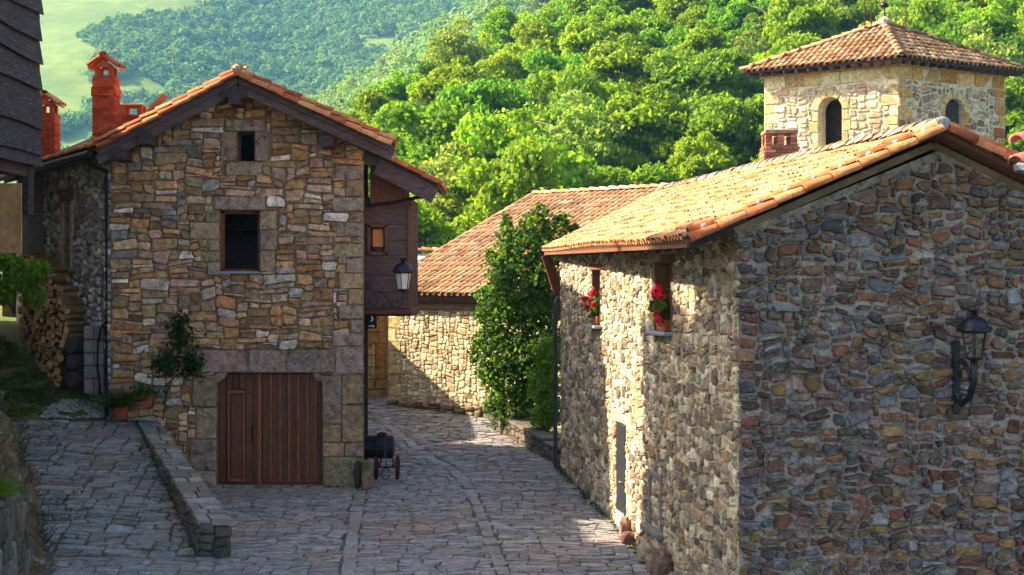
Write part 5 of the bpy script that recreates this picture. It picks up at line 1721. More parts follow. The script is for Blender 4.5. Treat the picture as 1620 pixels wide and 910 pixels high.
# climbing rose on the house wall
rose = thing('climbing_rose', P(258, 660, 30.45), 'climbing rose with three leafy clumps and a pink bloom on the stone front', 'rose')
stm = MB()
for path in ([(258, 665), (262, 630), (262, 590)], [(258, 640), (272, 600), (283, 550), (287, 500)], [(262, 610), (285, 590), (305, 570)]):
    stm.tube([P(x, y, 30.5 - .05 * i) for i, (x, y) in enumerate(path)], [.016, .012, .009, .006][:len(path)], 5)
stm.build('stems', M['bark_dark'], rose)
rg = np.random.default_rng(9)
p_ = []
for (x, y, rx_, ry_, n_) in ((262, 577, 20, 20, 240), (284, 530, 20, 28, 280), (303, 575, 19, 24, 200), (285, 505, 12, 14, 70)):
    c = P(x, y, 30.38)
    q = rg.normal(size=(n_, 3)) * .52
    q += np.sin(q[:, [2, 0, 1]] * 7 + x) * .22
    p_.append(np.array(c) + q * np.array([rx_ / 73.5, .16, ry_ / 73.5]))
leafy('leaves', rose, np.concatenate(p_), .075, [(.03, .08, .018), (.045, .105, .02), (.02, .055, .014)], 9)
for (x, y) in ((287, 496), (281, 503)):
    pf = MB()
    for k in range(14):
        a = rng.uniform(0, 6.28); b = rng.uniform(0, 1)
        c = P(x, y, 30.3) + Vector((math.cos(a) * .05 * b, -.03 * (1 - b), math.sin(a) * .05 * b))
        pf.lathe(c, [(.004, -.01), (.024, 0), (.004, .012)], 5, jitcol(lin(196, 110, 120), rng), axis=Vector((math.cos(a) * b, -1, math.sin(a) * b)))
    pf.build('bloom', M['petal'], rose)

# ================================================================== WOODPILE AT THE SIDE WALL
rng = random.Random(51)
logs = []
for v in range(9):
    n = 7; r = rng.uniform(.062, .092); a0 = rng.uniform(0, 6.28); L = .5
    kind = v % 3
    pl = []
    if kind == 0:                                   # quarter split
        pl = [(0, 0)] + [(r * 1.5 * math.cos(t), r * 1.5 * math.sin(t)) for t in np.linspace(0, 1.5, 4)]
        m0 = (r * .6, r * .55)
    elif kind == 1:                                 # half split
        pl = [(r * 1.15 * math.cos(t), r * 1.15 * math.sin(t)) for t in np.linspace(0, math.pi, 6)]
        m0 = (0, r * .45)
    else:
        pl = [(r * math.cos(t), r * math.sin(t)) for t in np.linspace(0, 2 * math.pi, 8)[:-1]]
        m0 = (0, 0)
    pl = [((x - m0[0]) * rng.uniform(.9, 1.1), (y - m0[1]) * rng.uniform(.9, 1.1)) for x, y in pl]
    n = len(pl)
    V = [(x, -L / 2, y) for x, y in pl] + [(x, L / 2, y) for x, y in pl]
    endc = jitcol(lin(196, 152, 104), rng, .3); bark = jitcol(lin(122, 90, 62), rng, .25)
    faces = [tuple(range(n)), tuple(range(2 * n - 1, n - 1, -1))]
    V2 = V + V
    faces = [tuple(range(n)), tuple(range(2 * n - 1, n - 1, -1))] + [(2 * n + i, 2 * n + (i + 1) % n, 3 * n + (i + 1) % n, 3 * n + i) for i in range(n)]
    me = raw_mesh('firewood_log', V2, faces, [endc] * (2 * n) + [bark] * (2 * n))
    me.materials.append(M['log'])
    logs.append(me)
cnt = 0
tpos = 1.55
yaw = math.atan2(-.90, -.42) - math.pi / 2
while tpos < 5.7:
    base_ = LO + LU * tpos + LN * .34
    z = ramp_z(base_.y) + .02
    ztop = interp(tpos, [1.5, 2.0, 2.8, 4.0, 5.7], [4.4, 4.8, 5.15, 5.5, 5.7]) + rng.uniform(-.06, .06)
    if tpos < 2.1: z = max(z, ramp_z(base_.y) + 1.05)      # rests on the big dark logs
    while z < ztop:
        o = bpy.data.objects.new('firewood_log', rng.choice(logs)); COL.objects.link(o)
        o.location = base_ + LU * rng.uniform(-.04, .04) + LN * rng.uniform(-.07, .07) + Vector((0, 0, z + .07))
        o.rotation_euler = (rng.uniform(-.06, .06), rng.uniform(0, 6.28), yaw + rng.uniform(-.13, .13))
        tag(o, 'split firewood log stacked in the woodpile against the house side wall', 'log', 'firewood logs in the woodpile')
        cnt += 1
        z += .142 * rng.uniform(.9, 1.1)
    tpos += .232
# a top layer laid along the pile
for i in range(6):
    t = 1.8 + i * .62
    p = LO + LU * t + LN * rng.uniform(.25, .45)
    zz = interp(t, [1.5, 2.0, 2.8, 4.0, 5.7], [4.4, 4.8, 5.15, 5.5, 5.7]) + .16
    o = bpy.data.objects.new('firewood_log', rng.choice(logs)); COL.objects.link(o)
    o.location = p + Vector((0, 0, zz)); o.rotation_euler = (rng.uniform(-.2, .2), rng.uniform(0, 6), yaw + math.pi / 2 + rng.uniform(-.3, .3))
    tag(o, 'split firewood log lying lengthwise on top of the woodpile', 'log', 'loose logs on top of the woodpile')
# three thick dark logs, a block pier and a hose at the near end
for i, y in enumerate((600, 572, 546)):
    c = P(127 + (i % 2) * 2, y, 31.35)
    lg = thing('thick_log', c + Vector((0, 0, -.18)), ('thick dark log at the bottom of the three under the firewood', 'thick dark log in the middle of the three under the firewood', 'thick dark log uppermost of the three under the firewood')[i], 'log')
    n_ = 10
    ax = (LN * .85 + Vector((.3, -.3, 0))).normalized()
    MB().tube([c - ax * .35, c + ax * .02, c + ax * .3], [.18, .185, .175], n_).build('bark_body', M['bark_dark'], lg, True)
    MB(lin(70, 64, 62)).lathe(c + ax * .302, [(.165, -.004), (.16, .006), (.08, .008), (.01, .008)], n_, axis=ax).build('cut_end', M['log'], lg)
pr = thing('block_pier', P(153, 620, 30.95), 'grey stone block pier between drainpipe and stacked logs', 'pier')
z_ = P(0, 622, 30.95).z; k_ = 0
for y1_ in (598, 578, 558, 537, 516):
    zt_ = P(0, y1_, 30.95).z
    cx = P(152, 0, 30.95).x
    for s in ((-.11, .11) if k_ % 2 == 0 else (0,)):
        wd = .20 if k_ % 2 == 0 else .42
        MB(jitcol(lin(118, 112, 112), rng, .15)).box((cx + s, 30.95, (z_ + zt_) / 2), (wd, .36 + rng.uniform(-.02, .02), zt_ - z_ - .012), bev=.015).build('block', M['pave'], pr)
    z_ = zt_; k_ += 1
hs = MB().tube([P(168, 508, 30.7), P(160, 520, 30.66), P(155, 545, 30.66), P(154, 580, 30.68), P(158, 612, 30.68), P(158, 624, 30.66)], .028, 8)
tag(hs.build('hose', M['pipe_black'], None, True), 'black rubber hose hanging down in front of the block pier', 'hose')

# pale gravelly patch of litter on the terrace lip, grass on the terrace
rg = np.random.default_rng(13)
n_ = 2600
yy = rg.uniform(30.62, 31.55, n_); xx = rg.uniform(-10.15, -8.75, n_)
ok = np.array([noise.noise(Vector((a * 2.6, b * 3.2, 6))) > -.18 for a, b in zip(xx, yy)])
xx, yy = xx[ok], yy[ok]
zz = np.array([ramp_z(b) for b in yy]) + rg.uniform(.02, .06, len(xx))
V = leaf_quads(np.stack([xx, yy, zz], 1), .055, rg, np.tile([0, -.3, 1.0], (len(xx), 1)), .35, 1.2)
o = quads_mesh('leaf_litter', V, np.array([lin(200, 196, 186)]) * rg.uniform(.45, 1.0, (len(xx), 1)), M['log'], None, 'stuff')
tag(o, 'pale flaky litter scattered on the terrace lip beside the drainpipe', 'litter')
bl = []; cc_ = []
for i in range(900):
    Yg = rg.uniform(30.7, 35.5); xb = bank_x(Yg); Xg = rg.uniform(xb - .3, -9.4 - .643 * (Yg - 30.6))
    if noise.noise(Vector((Xg * 1.1, Yg * 1.1, 2))) < -.15: continue
    bl.append(blades(7, (Xg, Yg, ramp_z(Yg) - .02), .06, .13, i, .7))
for i in range(260):                                  # tufts in the joints of the ramp and along the walls
    Yg = rg.uniform(24.6, 30.5); s = rg.choice([0, 1, 2], p=[.45, .3, .25])
    Xg = bank_x(Yg) + abs(rg.normal()) * .35 if s == 0 else (low_wall_x(Yg) - abs(rg.normal()) * .12 if s == 1 else rg.uniform(bank_x(Yg), low_wall_x(Yg)))
    bl.append(blades(9, (Xg, Yg, ramp_z(Yg) - .01), .05, .09, 2000 + i, .8))
for i in range(420):
    Yg = rg.uniform(22.8, 34); q_ = bank_pt(rg.uniform(.05, .75), Yg)
    bl.append(blades(8, (q_[0] + .02, q_[1], q_[2]), .06, .15, 7000 + i, .9))
for i in range(150):
    t_ = rg.uniform(0, 13.2); p = CO + SU * t_ + SN * (.06 + abs(rg.normal()) * .05)
    bl.append(blades(8, (p.x, p.y, G(p.y)), .05, .10, 4000 + i, .8))
for i in range(60):
    Xg = rg.uniform(HX0 + 1.2, HX1 + .2); bl.append(blades(7, (Xg, HD - .08 - abs(rg.normal()) * .05, G(HD)), .04, .08, 5000 + i, .8))
V = np.concatenate(bl)
o = quads_mesh('grass_tufts', V, np.array([(.05, .09, .016), (.08, .115, .022), (.035, .065, .014)])[rg.integers(0, 3, len(V))], M['leaf_near'], None, 'stuff')
tag(o, 'short green grass and weeds in joints and along wall feet', 'grass')

# bush behind the timber house, fern on the dry wall, the dry wall itself
def bush(name, c, rx, ry, rz, n, leaf, cols, label, cat, seed, stems=4):
    e = thing(name, (c[0], c[1], c[2] - rz), label, cat)
    rg = np.random.default_rng(seed); rn_ = random.Random(seed)
    ptl = []; nl_ = []
    for k in range(16):
        d = rg.normal(size=3); d /= np.linalg.norm(d)
        cc = np.array(c) + d * np.array([rx, ry, rz]) * rg.uniform(.2, .75)
        q = rg.normal(size=(n // 16, 3)); q /= np.linalg.norm(q, axis=1, keepdims=True)
        ptl.append(cc + q * np.array([rx, ry, rz]) * rg.uniform(.2, .42) * rg.uniform(.6, 1.05, (n // 16, 1))); nl_.append(q)
    st_ = MB()
    for k in range(stems):
        a = rn_.uniform(0, 6.28)
        st_.tube([(c[0], c[1], c[2] - rz * 1.05), (c[0] + math.cos(a) * rx * .3, c[1] + math.sin(a) * ry * .3, c[2] - rz * .3), (c[0] + math.cos(a) * rx * .6, c[1] + math.sin(a) * ry * .6, c[2] + rz * .4)], [.03, .02, .006], 5)
    st_.build('stems', M['bark_dark'], e)
    leafy('foliage', e, np.concatenate(ptl), leaf, cols, seed, normals=np.concatenate(nl_), spread=.9)
    return e
LG = [(.16, .29, .018), (.11, .23, .018), (.20, .32, .024)]
cbu = P(20, 440, 29.8)
bush('leafy_bush', (cbu.x - .1, 30.2, cbu.z), .75, .7, .75, 2600, .085, LG, 'bright green leafy bush under the tan plywood panel', 'bush', 61)
cbu2 = P(42, 345, 38.5)
bush('garden_shrub', (cbu2.x - .3, 38.5, cbu2.z - .4), .7, .7, 1.5, 1800, .09, LG, 'green shrub seen between timber house corner and rendered pier', 'shrub', 62)
dw = thing('dry_stone_wall', (-8.2, 22.9, -.2), 'short dry-stone wall of upright slates at the foot of the mossy bank', 'wall')
dcore = MB().box((-8.42, 21.4, .7), (1.2, 3.0, 1.9)).build('core', M['joint'], dw)
rects = pack(3.0, 1.75, .05, .14, (1, 3), (2, 5), rng, lambda u, v: True)
masonry(dcore, (-7.82, 19.9, -.1), (0, 1, 0), (1, 0, 0), (0, 0, 1), rects, [], PALM, PALM, M['pave'], 120, rng, joint=.018, rnd=.2, jit=.01, amp=.05, wsc=2, proud=.06, flat=.8, name='slate')
rects = pack(1.2, 1.75, .05, .14, (1, 3), (2, 5), rng, lambda u, v: True)
masonry(dcore, (-9.0, 22.9, -.1), (1, 0, 0), (0, 1, 0), (0, 0, 1), rects, [], PALM, PALM, M['pave'], 0, rng, joint=.018, rnd=.2, proud=.05, flat=.8, name='slate')
rects = pack(1.2, 3.0, .12, .12, (1, 4), (1, 3), rng, lambda u, v: True)
masonry(dcore, (-9.0, 19.9, 1.66), (1, 0, 0), (0, 0, 1), (0, 1, 0), rects, [], PALM, PALM, M['pave'], 40, rng, joint=.02, rnd=.25, proud=.05, flat=.85, name='top_stone')
fe = thing('fern_tuft', (-8.25, 22.2, 1.68), 'bright green fern tuft growing on top of the dry-stone wall', 'fern')
V = np.concatenate([blades(160, (-8.3 + .1 * k, 22.3 - .25 * k, 1.68), .1, .42, 70 + k, .9) for k in range(3)])
rg = np.random.default_rng(5)
quads_mesh('fronds', V, np.array(LG)[rg.integers(0, 3, len(V))] * .8, M['leaf_near'], fe)

# ================================================================== HAND CART, GUARD STONE, SIGN
rng = random.Random(71)
cx_, cy_ = (612 - 810) / F * 31.4, 31.4
gz_ = G(cy_)
cart = thing('hand_cart', (cx_, cy_, gz_), 'old two-wheeled iron cart carrying a dark tank behind the house corner', 'cart')
for sx in (-1, 1):
    wx = cx_ + sx * .235
    wh = MB()
    n_ = 20; R_o, R_i = .27, .235
    vs = []; fs = []
    for k in range(n_):
        a = 2 * math.pi * k / n_
        for (rr, dx) in ((R_o, -.03), (R_o, .03), (R_i, .03), (R_i, -.03)):
            vs.append((wx + dx, cy_ + rr * math.cos(a), gz_ + .275 + rr * math.sin(a)))
    for k in range(n_):
        k2 = (k + 1) % n_
        for e in range(4):
            fs.append((k * 4 + e, k * 4 + (e + 1) % 4, k2 * 4 + (e + 1) % 4, k2 * 4 + e))
    wh.add(vs, fs)
    w_ = wh.build('wheel', M['rust'], cart)
    MB().lathe((wx - .05, cy_, gz_ + .275), [(.04, 0), (.045, .02), (.045, .08), (.03, .1)], 10, axis=Vector((1, 0, 0))).build('hub', M['rust'], w_)
    for k in range(8):
        a = 2 * math.pi * k / 8
        MB().bar((wx, cy_, gz_ + .275), (wx, cy_ + .24 * math.cos(a), gz_ + .275 + .24 * math.sin(a)), .022, .022, up=(1, 0, 0)).build('spoke', M['rust'], w_)
MB().tube([(cx_ - .26, cy_, gz_ + .275), (cx_ + .26, cy_, gz_ + .275)], .022, 8).build('axle', M['rust'], cart)
for sx in (-.16, .16):
    MB().tube([(cx_ + sx, cy_ - .3, gz_ + .36), (cx_ + sx, cy_ + .5, gz_ + .36)], .02, 6).build('frame_bar', M['rust'], cart)
    MB().tube([(cx_ + sx, cy_, gz_ + .28), (cx_ + sx * .8, cy_, gz_ + .47)], .018, 6).build('bracket', M['rust'], cart)
MB().tube([(cx_ + .09 * math.cos(t), cy_ - .32, gz_ + .17 + .12 * math.sin(t)) for t in np.linspace(.3, 5.98, 14)], .012, 6).build('loop_handle', M['rust'], cart)
MB().tube([(cx_ + .02, cy_ - .32, gz_ + .3), (cx_, cy_ - .3, gz_ + .45)], .014, 6).build('handle_stem', M['rust'], cart)
tk = MB().lathe((cx_ - .56, cy_ + .1, gz_ + .72), [(.10, 0), (.24, .02), (.26, .06), (.26, .30), (.268, .32), (.268, .34), (.26, .36), (.26, .64), (.24, .69), (.1, .72)], 18, axis=Vector((1, 0, 0)))
tank = tk.build('tank', M['tank'], cart, False)
MB().lathe((cx_ - .12, cy_ + .1, gz_ + .96), [(.09, 0), (.09, .04), (.105, .045), (.105, .065), (.02, .075)], 12).build('filler_cap', M['rust'], tank)
MB().tube([(cx_ - .2, cy_ + .05, gz_ + 1.0), (cx_ - .1, cy_ - .05, gz_ + 1.06), (cx_ + .02, cy_, gz_ + 1.0)], .012, 6).build('lever', M['rust'], tank)
MB().box((cx_ - .02, cy_ - .2, gz_ + .74), (.06, .02, .44)).build('tank_strap', M['iron'], tank)

def rock(name, c, s, seed, mat, col, parent=None, sub=2, rough=.16):
    rn_ = random.Random(seed)
    import bmesh
    bm = bmesh.new()
    bmesh.ops.create_icosphere(bm, subdivisions=sub, radius=1)
    V = []
    for v in bm.verts:
        p = v.co.copy()
        k = max(abs(p.x), abs(p.y), abs(p.z))
        p = p.lerp(p / k * .9, .55)                  # boxy
        d = 1 + rough * noise.noise(p * 1.6 + Vector((seed, 0, 0))) + rough * .5 * noise.noise(p * 4 + Vector((seed, 3, 0)))
        V.append((c[0] + p.x * s[0] * d, c[1] + p.y * s[1] * d, c[2] + p.z * s[2] * d))
    fs = [tuple(v.index for v in f.verts) for f in bm.faces]
    bm.free()
    return mesh_obj(name, np.array(V), fs, mat, parent, [col] * len(V), False)
gs = P(577, 757, 30.2)
tag(rock('guard_stone', (gs.x + .03, 30.32, gs.z + .02), (.13, .15, .36), 3, M['green_stone'], lin(150, 116, 90)), 'upright worn guard stone with greenish side at the house corner', 'guard stone')
g2 = P(566, 755, 30.4)
tag(rock('guard_block', (g2.x, 30.46, g2.z + .05), (.09, .10, .34), 9, M['bark_dark'], lin(70, 82, 66)), 'dark green mossy block wedged behind the guard stone', 'block')
# stones at the foot of the cottage
for i, (u, n, s, h, lab) in enumerate(((6.35, .12, (.11, .13, .24), .2, 'reddish pointed stone leaning at the steel door jamb'), (6.05, .14, (.14, .14, .15), .08, 'dark red angular stone beside the door step'),
                                       (4.75, .12, (.15, .24, .2), .15, 'pale rounded footing stone under the blocked window'), (3.55, .16, (.2, .34, .36), .15, 'large brown boulder at the cottage wall foot'),
                                       (2.6, .16, (.2, .34, .32), .08, 'grey boulder beside the large brown one at the cottage foot'), (4.2, .12, (.15, .26, .22), .08, 'squat tan stone between boulder and blocked window'))):
    p = CO + SU * u + SN * n
    tag(rock('footing_stone', (p.x, p.y, G(p.y) + h), s, 20 + i, M['cobble'], [lin(156, 118, 98), lin(112, 74, 66), lin(170, 152, 126), lin(116, 90, 76), lin(124, 118, 116), lin(150, 124, 96)][i]), lab, 'stone')
sg = thing('arrow_sign', P(588, 508, 32.2), 'small dark sign with white arrow and emblem under the wooden annex', 'sign')
b0, b1 = P(577, 497, 31.4), P(596, 520, 31.4)
MB().box(((b0.x + b1.x) / 2, 31.4, (b0.z + b1.z) / 2), (b1.x - b0.x, .02, b0.z - b1.z), bev=.004).build('board', M['sign'], sg)
ar = MB(); ay = 31.386
za = P(0, 516, 31.4).z; xa0, xa1 = P(583, 0, 31.4).x, P(593, 0, 31.4).x
ar.box(((xa0 + xa1) / 2 - .02, ay, za), (xa1 - xa0 - .04, .004, .022))
ar.add([(xa1 - .05, ay - .002, za + .035), (xa1 - .05, ay - .002, za - .035), (xa1 + .005, ay - .002, za)], [(0, 1, 2)])
ar.build('arrow', M['white'], sg)
em = MB(); ze = P(0, 505, 31.4).z; xe = P(588.5, 0, 31.4).x
for (dx, dz, r_) in ((0, .05, .022), (.012, .01, .028), (-.005, -.035, .022)):
    em.lathe((xe + dx, ay + .004, ze + dz), [(r_, 0), (r_, .006)], 8, axis=Vector((0, -1, 0)))
em.build('emblem', M['white'], sg)
MB().tube([((b0.x + b1.x) / 2, 31.42, b0.z), ((b0.x + b1.x) / 2, 31.42, P(0, 489, 31.4).z)], .012, 6).build('hanger', M['iron'], sg)

# ================================================================== LANTERNS
def scroll(c, r0, r1, a0, a1, ux, uz, n=22):
    return [Vector(c) + ux * ((r0 + (r1 - r0) * k / n) * math.cos(a0 + (a1 - a0) * k / n)) + uz * ((r0 + (r1 - r0) * k / n) * math.sin(a0 + (a1 - a0) * k / n)) for k in range(n + 1)]
def lantern_head(e, c, s, panes):
    """c: bottom of the glass body; s: height of glass"""
    rt, rb = s * .50, s * .34
    top = c + Vector((0, 0, s))
    n = 6
    fr = MB()
    def pt6(k, r, z): return c + Vector((r * math.cos(math.pi / 3 * k + .3), r * math.sin(math.pi / 3 * k + .3), z))
    for k in range(n):
        MB().tube([pt6(k, rb, 0), pt6(k, rt, s)], s * .028, 5).build('frame_rib', M['iron'], e)
        fr.tube([pt6(k, rb, 0), pt6(k + 1, rb, 0)], s * .03, 5); fr.tube([pt6(k, rt, s), pt6(k + 1, rt, s)], s * .035, 5)
        if panes:
            MB().add([pt6(k, rb * .96, 0), pt6(k + 1, rb * .96, 0), pt6(k + 1, rt * .96, s), pt6(k, rt * .96, s)], [(0, 1, 2, 3)]).build('pane', M['lamp_glass'], e)
    fr.build('frame_ring', M['iron'], e)
    MB().lathe(top, [(rt * 1.05, 0), (rt * 1.32, .02 * s), (rt * 1.34, .14 * s), (rt * 1.16, .20 * s), (rt * 1.1, .30 * s), (rt * .95, .45 * s), (rt * .66, .58 * s), (rt * .34, .64 * s), (rt * .3, .70 * s)], 16).build('hood', M['iron'], e, True)
    for k in range(10):
        a = 2 * math.pi * k / 10
        MB().lathe(top + Vector((rt * 1.3 * math.cos(a), rt * 1.3 * math.sin(a), .12 * s)), [(.03 * s, 0), (.05 * s, .05 * s), (.012 * s, .13 * s)], 5).build('hood_crest', M['iron'], e)
    fn = MB().lathe(top + Vector((0, 0, .68 * s)), [(rt * .3, 0), (rt * .2, .05 * s), (rt * .34, .12 * s), (rt * .42, .2 * s), (rt * .3, .2 * s)], 10)
    for k in range(6):
        a = 2 * math.pi * k / 6
        fn.lathe(top + Vector((rt * .38 * math.cos(a), rt * .38 * math.sin(a), .86 * s)), [(.03 * s, 0), (.035 * s, .04 * s), (.008 * s, .1 * s)], 5)
    fn.build('finial', M['iron'], e)
    MB().lathe(c + Vector((0, 0, -.02 * s)), [(.05 * s, -.18 * s), (.1 * s, -.12 * s), (rb * .9, -.03 * s), (rb * 1.05, .02 * s)], 10).build('foot', M['iron'], e, True)
X1, Z1 = Vector((1, 0, 0)), Vector((0, 0, 1))
lm = thing('street_lantern', P(577, 470, 30.7), 'black iron street lantern with frosted panes on scrolled bracket at the house corner', 'lantern')
LD = 30.75
lb = P(638, 458, LD)
lantern_head(lm, lb, (458 - 432) / F * LD, True)
bp_ = P(640, 490, LD)
MB().tube([P(577, 489, LD), P(600, 489, LD), P(628, 488, LD), P(637, 480, LD), lb + Vector((0, 0, -.05))], .02, 6).build('arm', M['iron'], lm)
MB().tube([P(577, 445, LD), P(584, 452, LD), P(592, 464, LD), P(605, 463, LD), P(614, 474, LD), P(622, 486, LD)], .016, 6).build('upper_scroll', M['iron'], lm)
for (x, y, r, a0, a1) in ((591, 476, .15, .5, 10.5), (581, 453, .08, 0, 9), (610, 482, .07, 3, 11), (621, 481, .06, 1, 9), (629, 478, .05, 0, 8)):
    MB().tube(scroll(P(x, y, LD), r, r * .25, a0, a1, X1, Z1), .013, 5).build('scroll', M['iron'], lm)
for x in range(583, 632, 6):
    MB().lathe(P(x, 487.5, LD), [(.02, 0), (.026, .02), (.006, .05)], 5).build('leaf_bead', M['iron'], lm)
MB().bar(P(576.5, 440, LD), P(576.5, 500, LD), .06, .03, up=(1, 0, 0)).build('wall_plate', M['iron'], lm)

wl_d = 19.65
wt = lambda x, y, d=wl_d: P(x, y, d)
lm2 = thing('wall_lantern', wt(1512, 600), 'black iron wall lantern with crowned hood and empty frame on cottage gable', 'lantern')
gd_ = 19.75
MB().box(wt(1512, 597, gd_), (.09, .10, 1.02), bev=.02).build('wall_plate', M['iron'], lm2)
lc = wt(1541, 566, 19.3)
lantern_head(lm2, lc, (566 - 526) / F * 19.3, False)
MB().tube([wt(1514, 625, 19.7), wt(1522, 640, 19.55), wt(1534, 628, 19.4), wt(1541, 600, 19.3), lc + Vector((0, 0, -.03))], [.03, .04, .045, .05, .05], 8).build('arm', M['iron'], lm2, True)
MB().tube(scroll(wt(1524, 590, 19.55), .14, .03, 2.4, 10.5, Vector((.9, -.4, 0)).normalized(), Z1), .018, 6).build('scroll', M['iron'], lm2)
MB().tube([wt(1514, 570, 19.7), wt(1524, 572, 19.55), wt(1534, 590, 19.4), wt(1538, 612, 19.36)], [.025, .03, .03, .02], 7).build('brace', M['iron'], lm2, True)

# ================================================================== GERANIUMS
rng = random.Random(81)
def geranium(nm, u, v, wid, label, seed, heads):
    e = thing(nm, pt(u, v, .0), label, 'flowers')
    MB().box(pt(u, v + .10, -.02), (wid * .8, .16, .16), Rs, taper=1.08).build('planter', M['terracotta'], e)
    rg = np.random.default_rng(seed)
    q = rg.normal(size=(300, 3)) * np.array([wid * .25, .07, .13])
    pts_ = np.array([tuple(pt(u + a, v + .36 + c, .03 + b)) for a, b, c in q])
    leafy('leaves', e, pts_, .065, [(.07, .13, .02), (.10, .17, .03), (.045, .10, .02)], seed, aspect=1.1)
    for (du, dn, dv, r) in heads:
        c = np.array(pt(u + du, v + dv * .85, dn * .55)); r = r * .85
        d = rg.normal(size=(90, 3)); d /= np.linalg.norm(d, axis=1, keepdims=True)
        V = leaf_quads(c + d * r * rg.uniform(.6, 1, (90, 1)), .05, rg, d, .5, 1.1)
        quads_mesh('flower_head', V, np.array([lin(222, 24, 52), lin(196, 14, 46), lin(232, 50, 84)])[rg.integers(0, 3, 90)], M['petal'], e)
        MB().tube([pt(u + du * .6, v + .3, .08), pt(u + du, v + dv * .85, dn * .55)], .006, 4).build('stalk', M['leaf_near'] if False else M['bark'], e)
geranium('window_geraniums', (W1[0] + W1[2]) / 2, W1[1], .7, 'red geraniums on the window sill between gable corner and steel door', 5,
         [(-.25, .22, .72, .09), (-.05, .2, .80, .10), (.12, .22, .70, .09), (.22, .15, .84, .09), (-.1, .26, .36, .07), (-.22, .25, .24, .07)])
geranium('window_geraniums', (W2[0] + W2[2]) / 2, W2[1], .6, 'crimson geraniums on the window sill between steel door and down pipe', 6,
         [(-.15, .22, .78, .09), (.1, .2, .62, .09), (.25, .3, .45, .10), (-.2, .24, .5, .07), (.45, .32, .62, .08)])

# ================================================================== CLIMBER AND PLANTER AT THE BEND
rng = random.Random(91)
pw = thing('planter_wall', (.2, 36, G(36)), 'low dark stone planter wall at the foot of the tall leafy climber', 'wall')
a, b = px_ground(776, 698), px_ground(886, 742)
a = Vector((-.58, 38.6, 0)); b = Vector((1.12, 33.0, 0))
Ud = (b - a); Lp = Ud.length; Ud.normalize(); Np = Vector((Ud.y, -Ud.x, 0))
if Np.x > 0: Np = -Np
pcs = MB()
hgt = .42
for (s0, s1, h_) in ((0, Lp - 1.3, .46), (Lp - 1.3, Lp - .45, .40), (Lp - .45, Lp, .26)):
    p0, p1 = a + Ud * s0 - Np * .24, a + Ud * s1 - Np * .24
    zb_, zt_ = G(p0.y) - .3, None
    q = [p0 + Np * .22, p1 + Np * .22, p1 - Np * .22, p0 - Np * .22]
    pcs.add([v + Vector((0, 0, G(v.y) - .2)) for v in q] + [v + Vector((0, 0, G((p0.y + p1.y) / 2) * .3 + G(v.y) * .7 + h_ - .06)) for v in q], [(3, 2, 1, 0), (4, 5, 6, 7), (0, 1, 5, 4), (1, 2, 6, 5), (2, 3, 7, 6), (3, 0, 4, 7)])
pcs_ = pcs.build('core', M['joint'], pw)
PALP = [(lin(70, 68, 58), 2), (lin(58, 60, 50), 2), (lin(84, 78, 68), 1)]
slope = -.0606 * abs(Ud.y)
rects = pack(Lp, .45, .1, .07, (2, 5), (1, 2), rng, lambda u, v: v < (.46 if u < Lp - 1.3 else .36 if u < Lp - .45 else .2))
masonry(pcs_, a + Vector((0, 0, G(a.y) - .02)), Ud, Np, (0, 0, 1), [(r[0], r[1] + slope * r[0] * 1.0, r[2], r[3] + slope * r[0] * 1.0) for r in rects], [], PALP, PALP, M['pave'], 90, rng, joint=.02, rnd=.25, proud=.03, flat=.85, name='face_stone')
s = 0
while s < Lp - .1:
    l_ = rng.uniform(.45, .75); s2 = min(Lp, s + l_)
    h_ = .46 if s < Lp - 1.3 else .40 if s < Lp - .45 else .26
    m = a + Ud * ((s + s2) / 2) - Np * .22
    MB(jitcol(lin(84, 84, 72), rng)).bar(a + Ud * (s + .01) - Np * .22 + Vector((0, 0, G((a + Ud * s).y) + h_ - .03)), a + Ud * (s2 - .01) - Np * .22 + Vector((0, 0, G((a + Ud * s2).y) + h_ - .03)), .52, .07, bev=.015).build('cap_slab', M['pave'], pw)
    s = s2
def climber(name, label, cat, lobes, n, leaf, cols, seed, base, stems):
    e = thing(name, base, label, cat)
    rg = np.random.default_rng(seed)
    st_ = MB()
    for s_ in stems:
        st_.tube(s_, [.05, .04, .03, .015][:len(s_)], 6)
    st_.build('stems', M['bark_dark'], e)
    pts_, nn = [], []
    tot = sum(l[3] * l[4] for l in lobes)
    for (x, y, d, rx, rz) in lobes:
        c = np.array(P(x, y, d))
        m = int(n * rx * rz / tot)
        q = rg.normal(size=(m, 3)); q /= np.linalg.norm(q, axis=1, keepdims=True)
        ph = rg.uniform(0, 6, 3)
        lump = 1 + .22 * np.sin(q[:, :1] * 6 + ph[0]) * np.sin(q[:, 2:] * 7 + ph[1])
        pts_.append(c + q * np.array([rx * 1.12, rx * .95, rz]) / 59.0 * lump * rg.uniform(.45, 1.0, (m, 1)) * np.where(rg.random((m, 1)) < .12, rg.uniform(1.0, 1.4, (m, 1)), 1)); nn.append(q)
    leafy('foliage', e, np.concatenate(pts_), leaf, cols, seed, normals=np.concatenate(nn), spread=.9, aspect=1.5)
    return e
CLc = [(.055, .125, .015), (.085, .17, .017), (.038, .09, .014), (.13, .22, .02)]
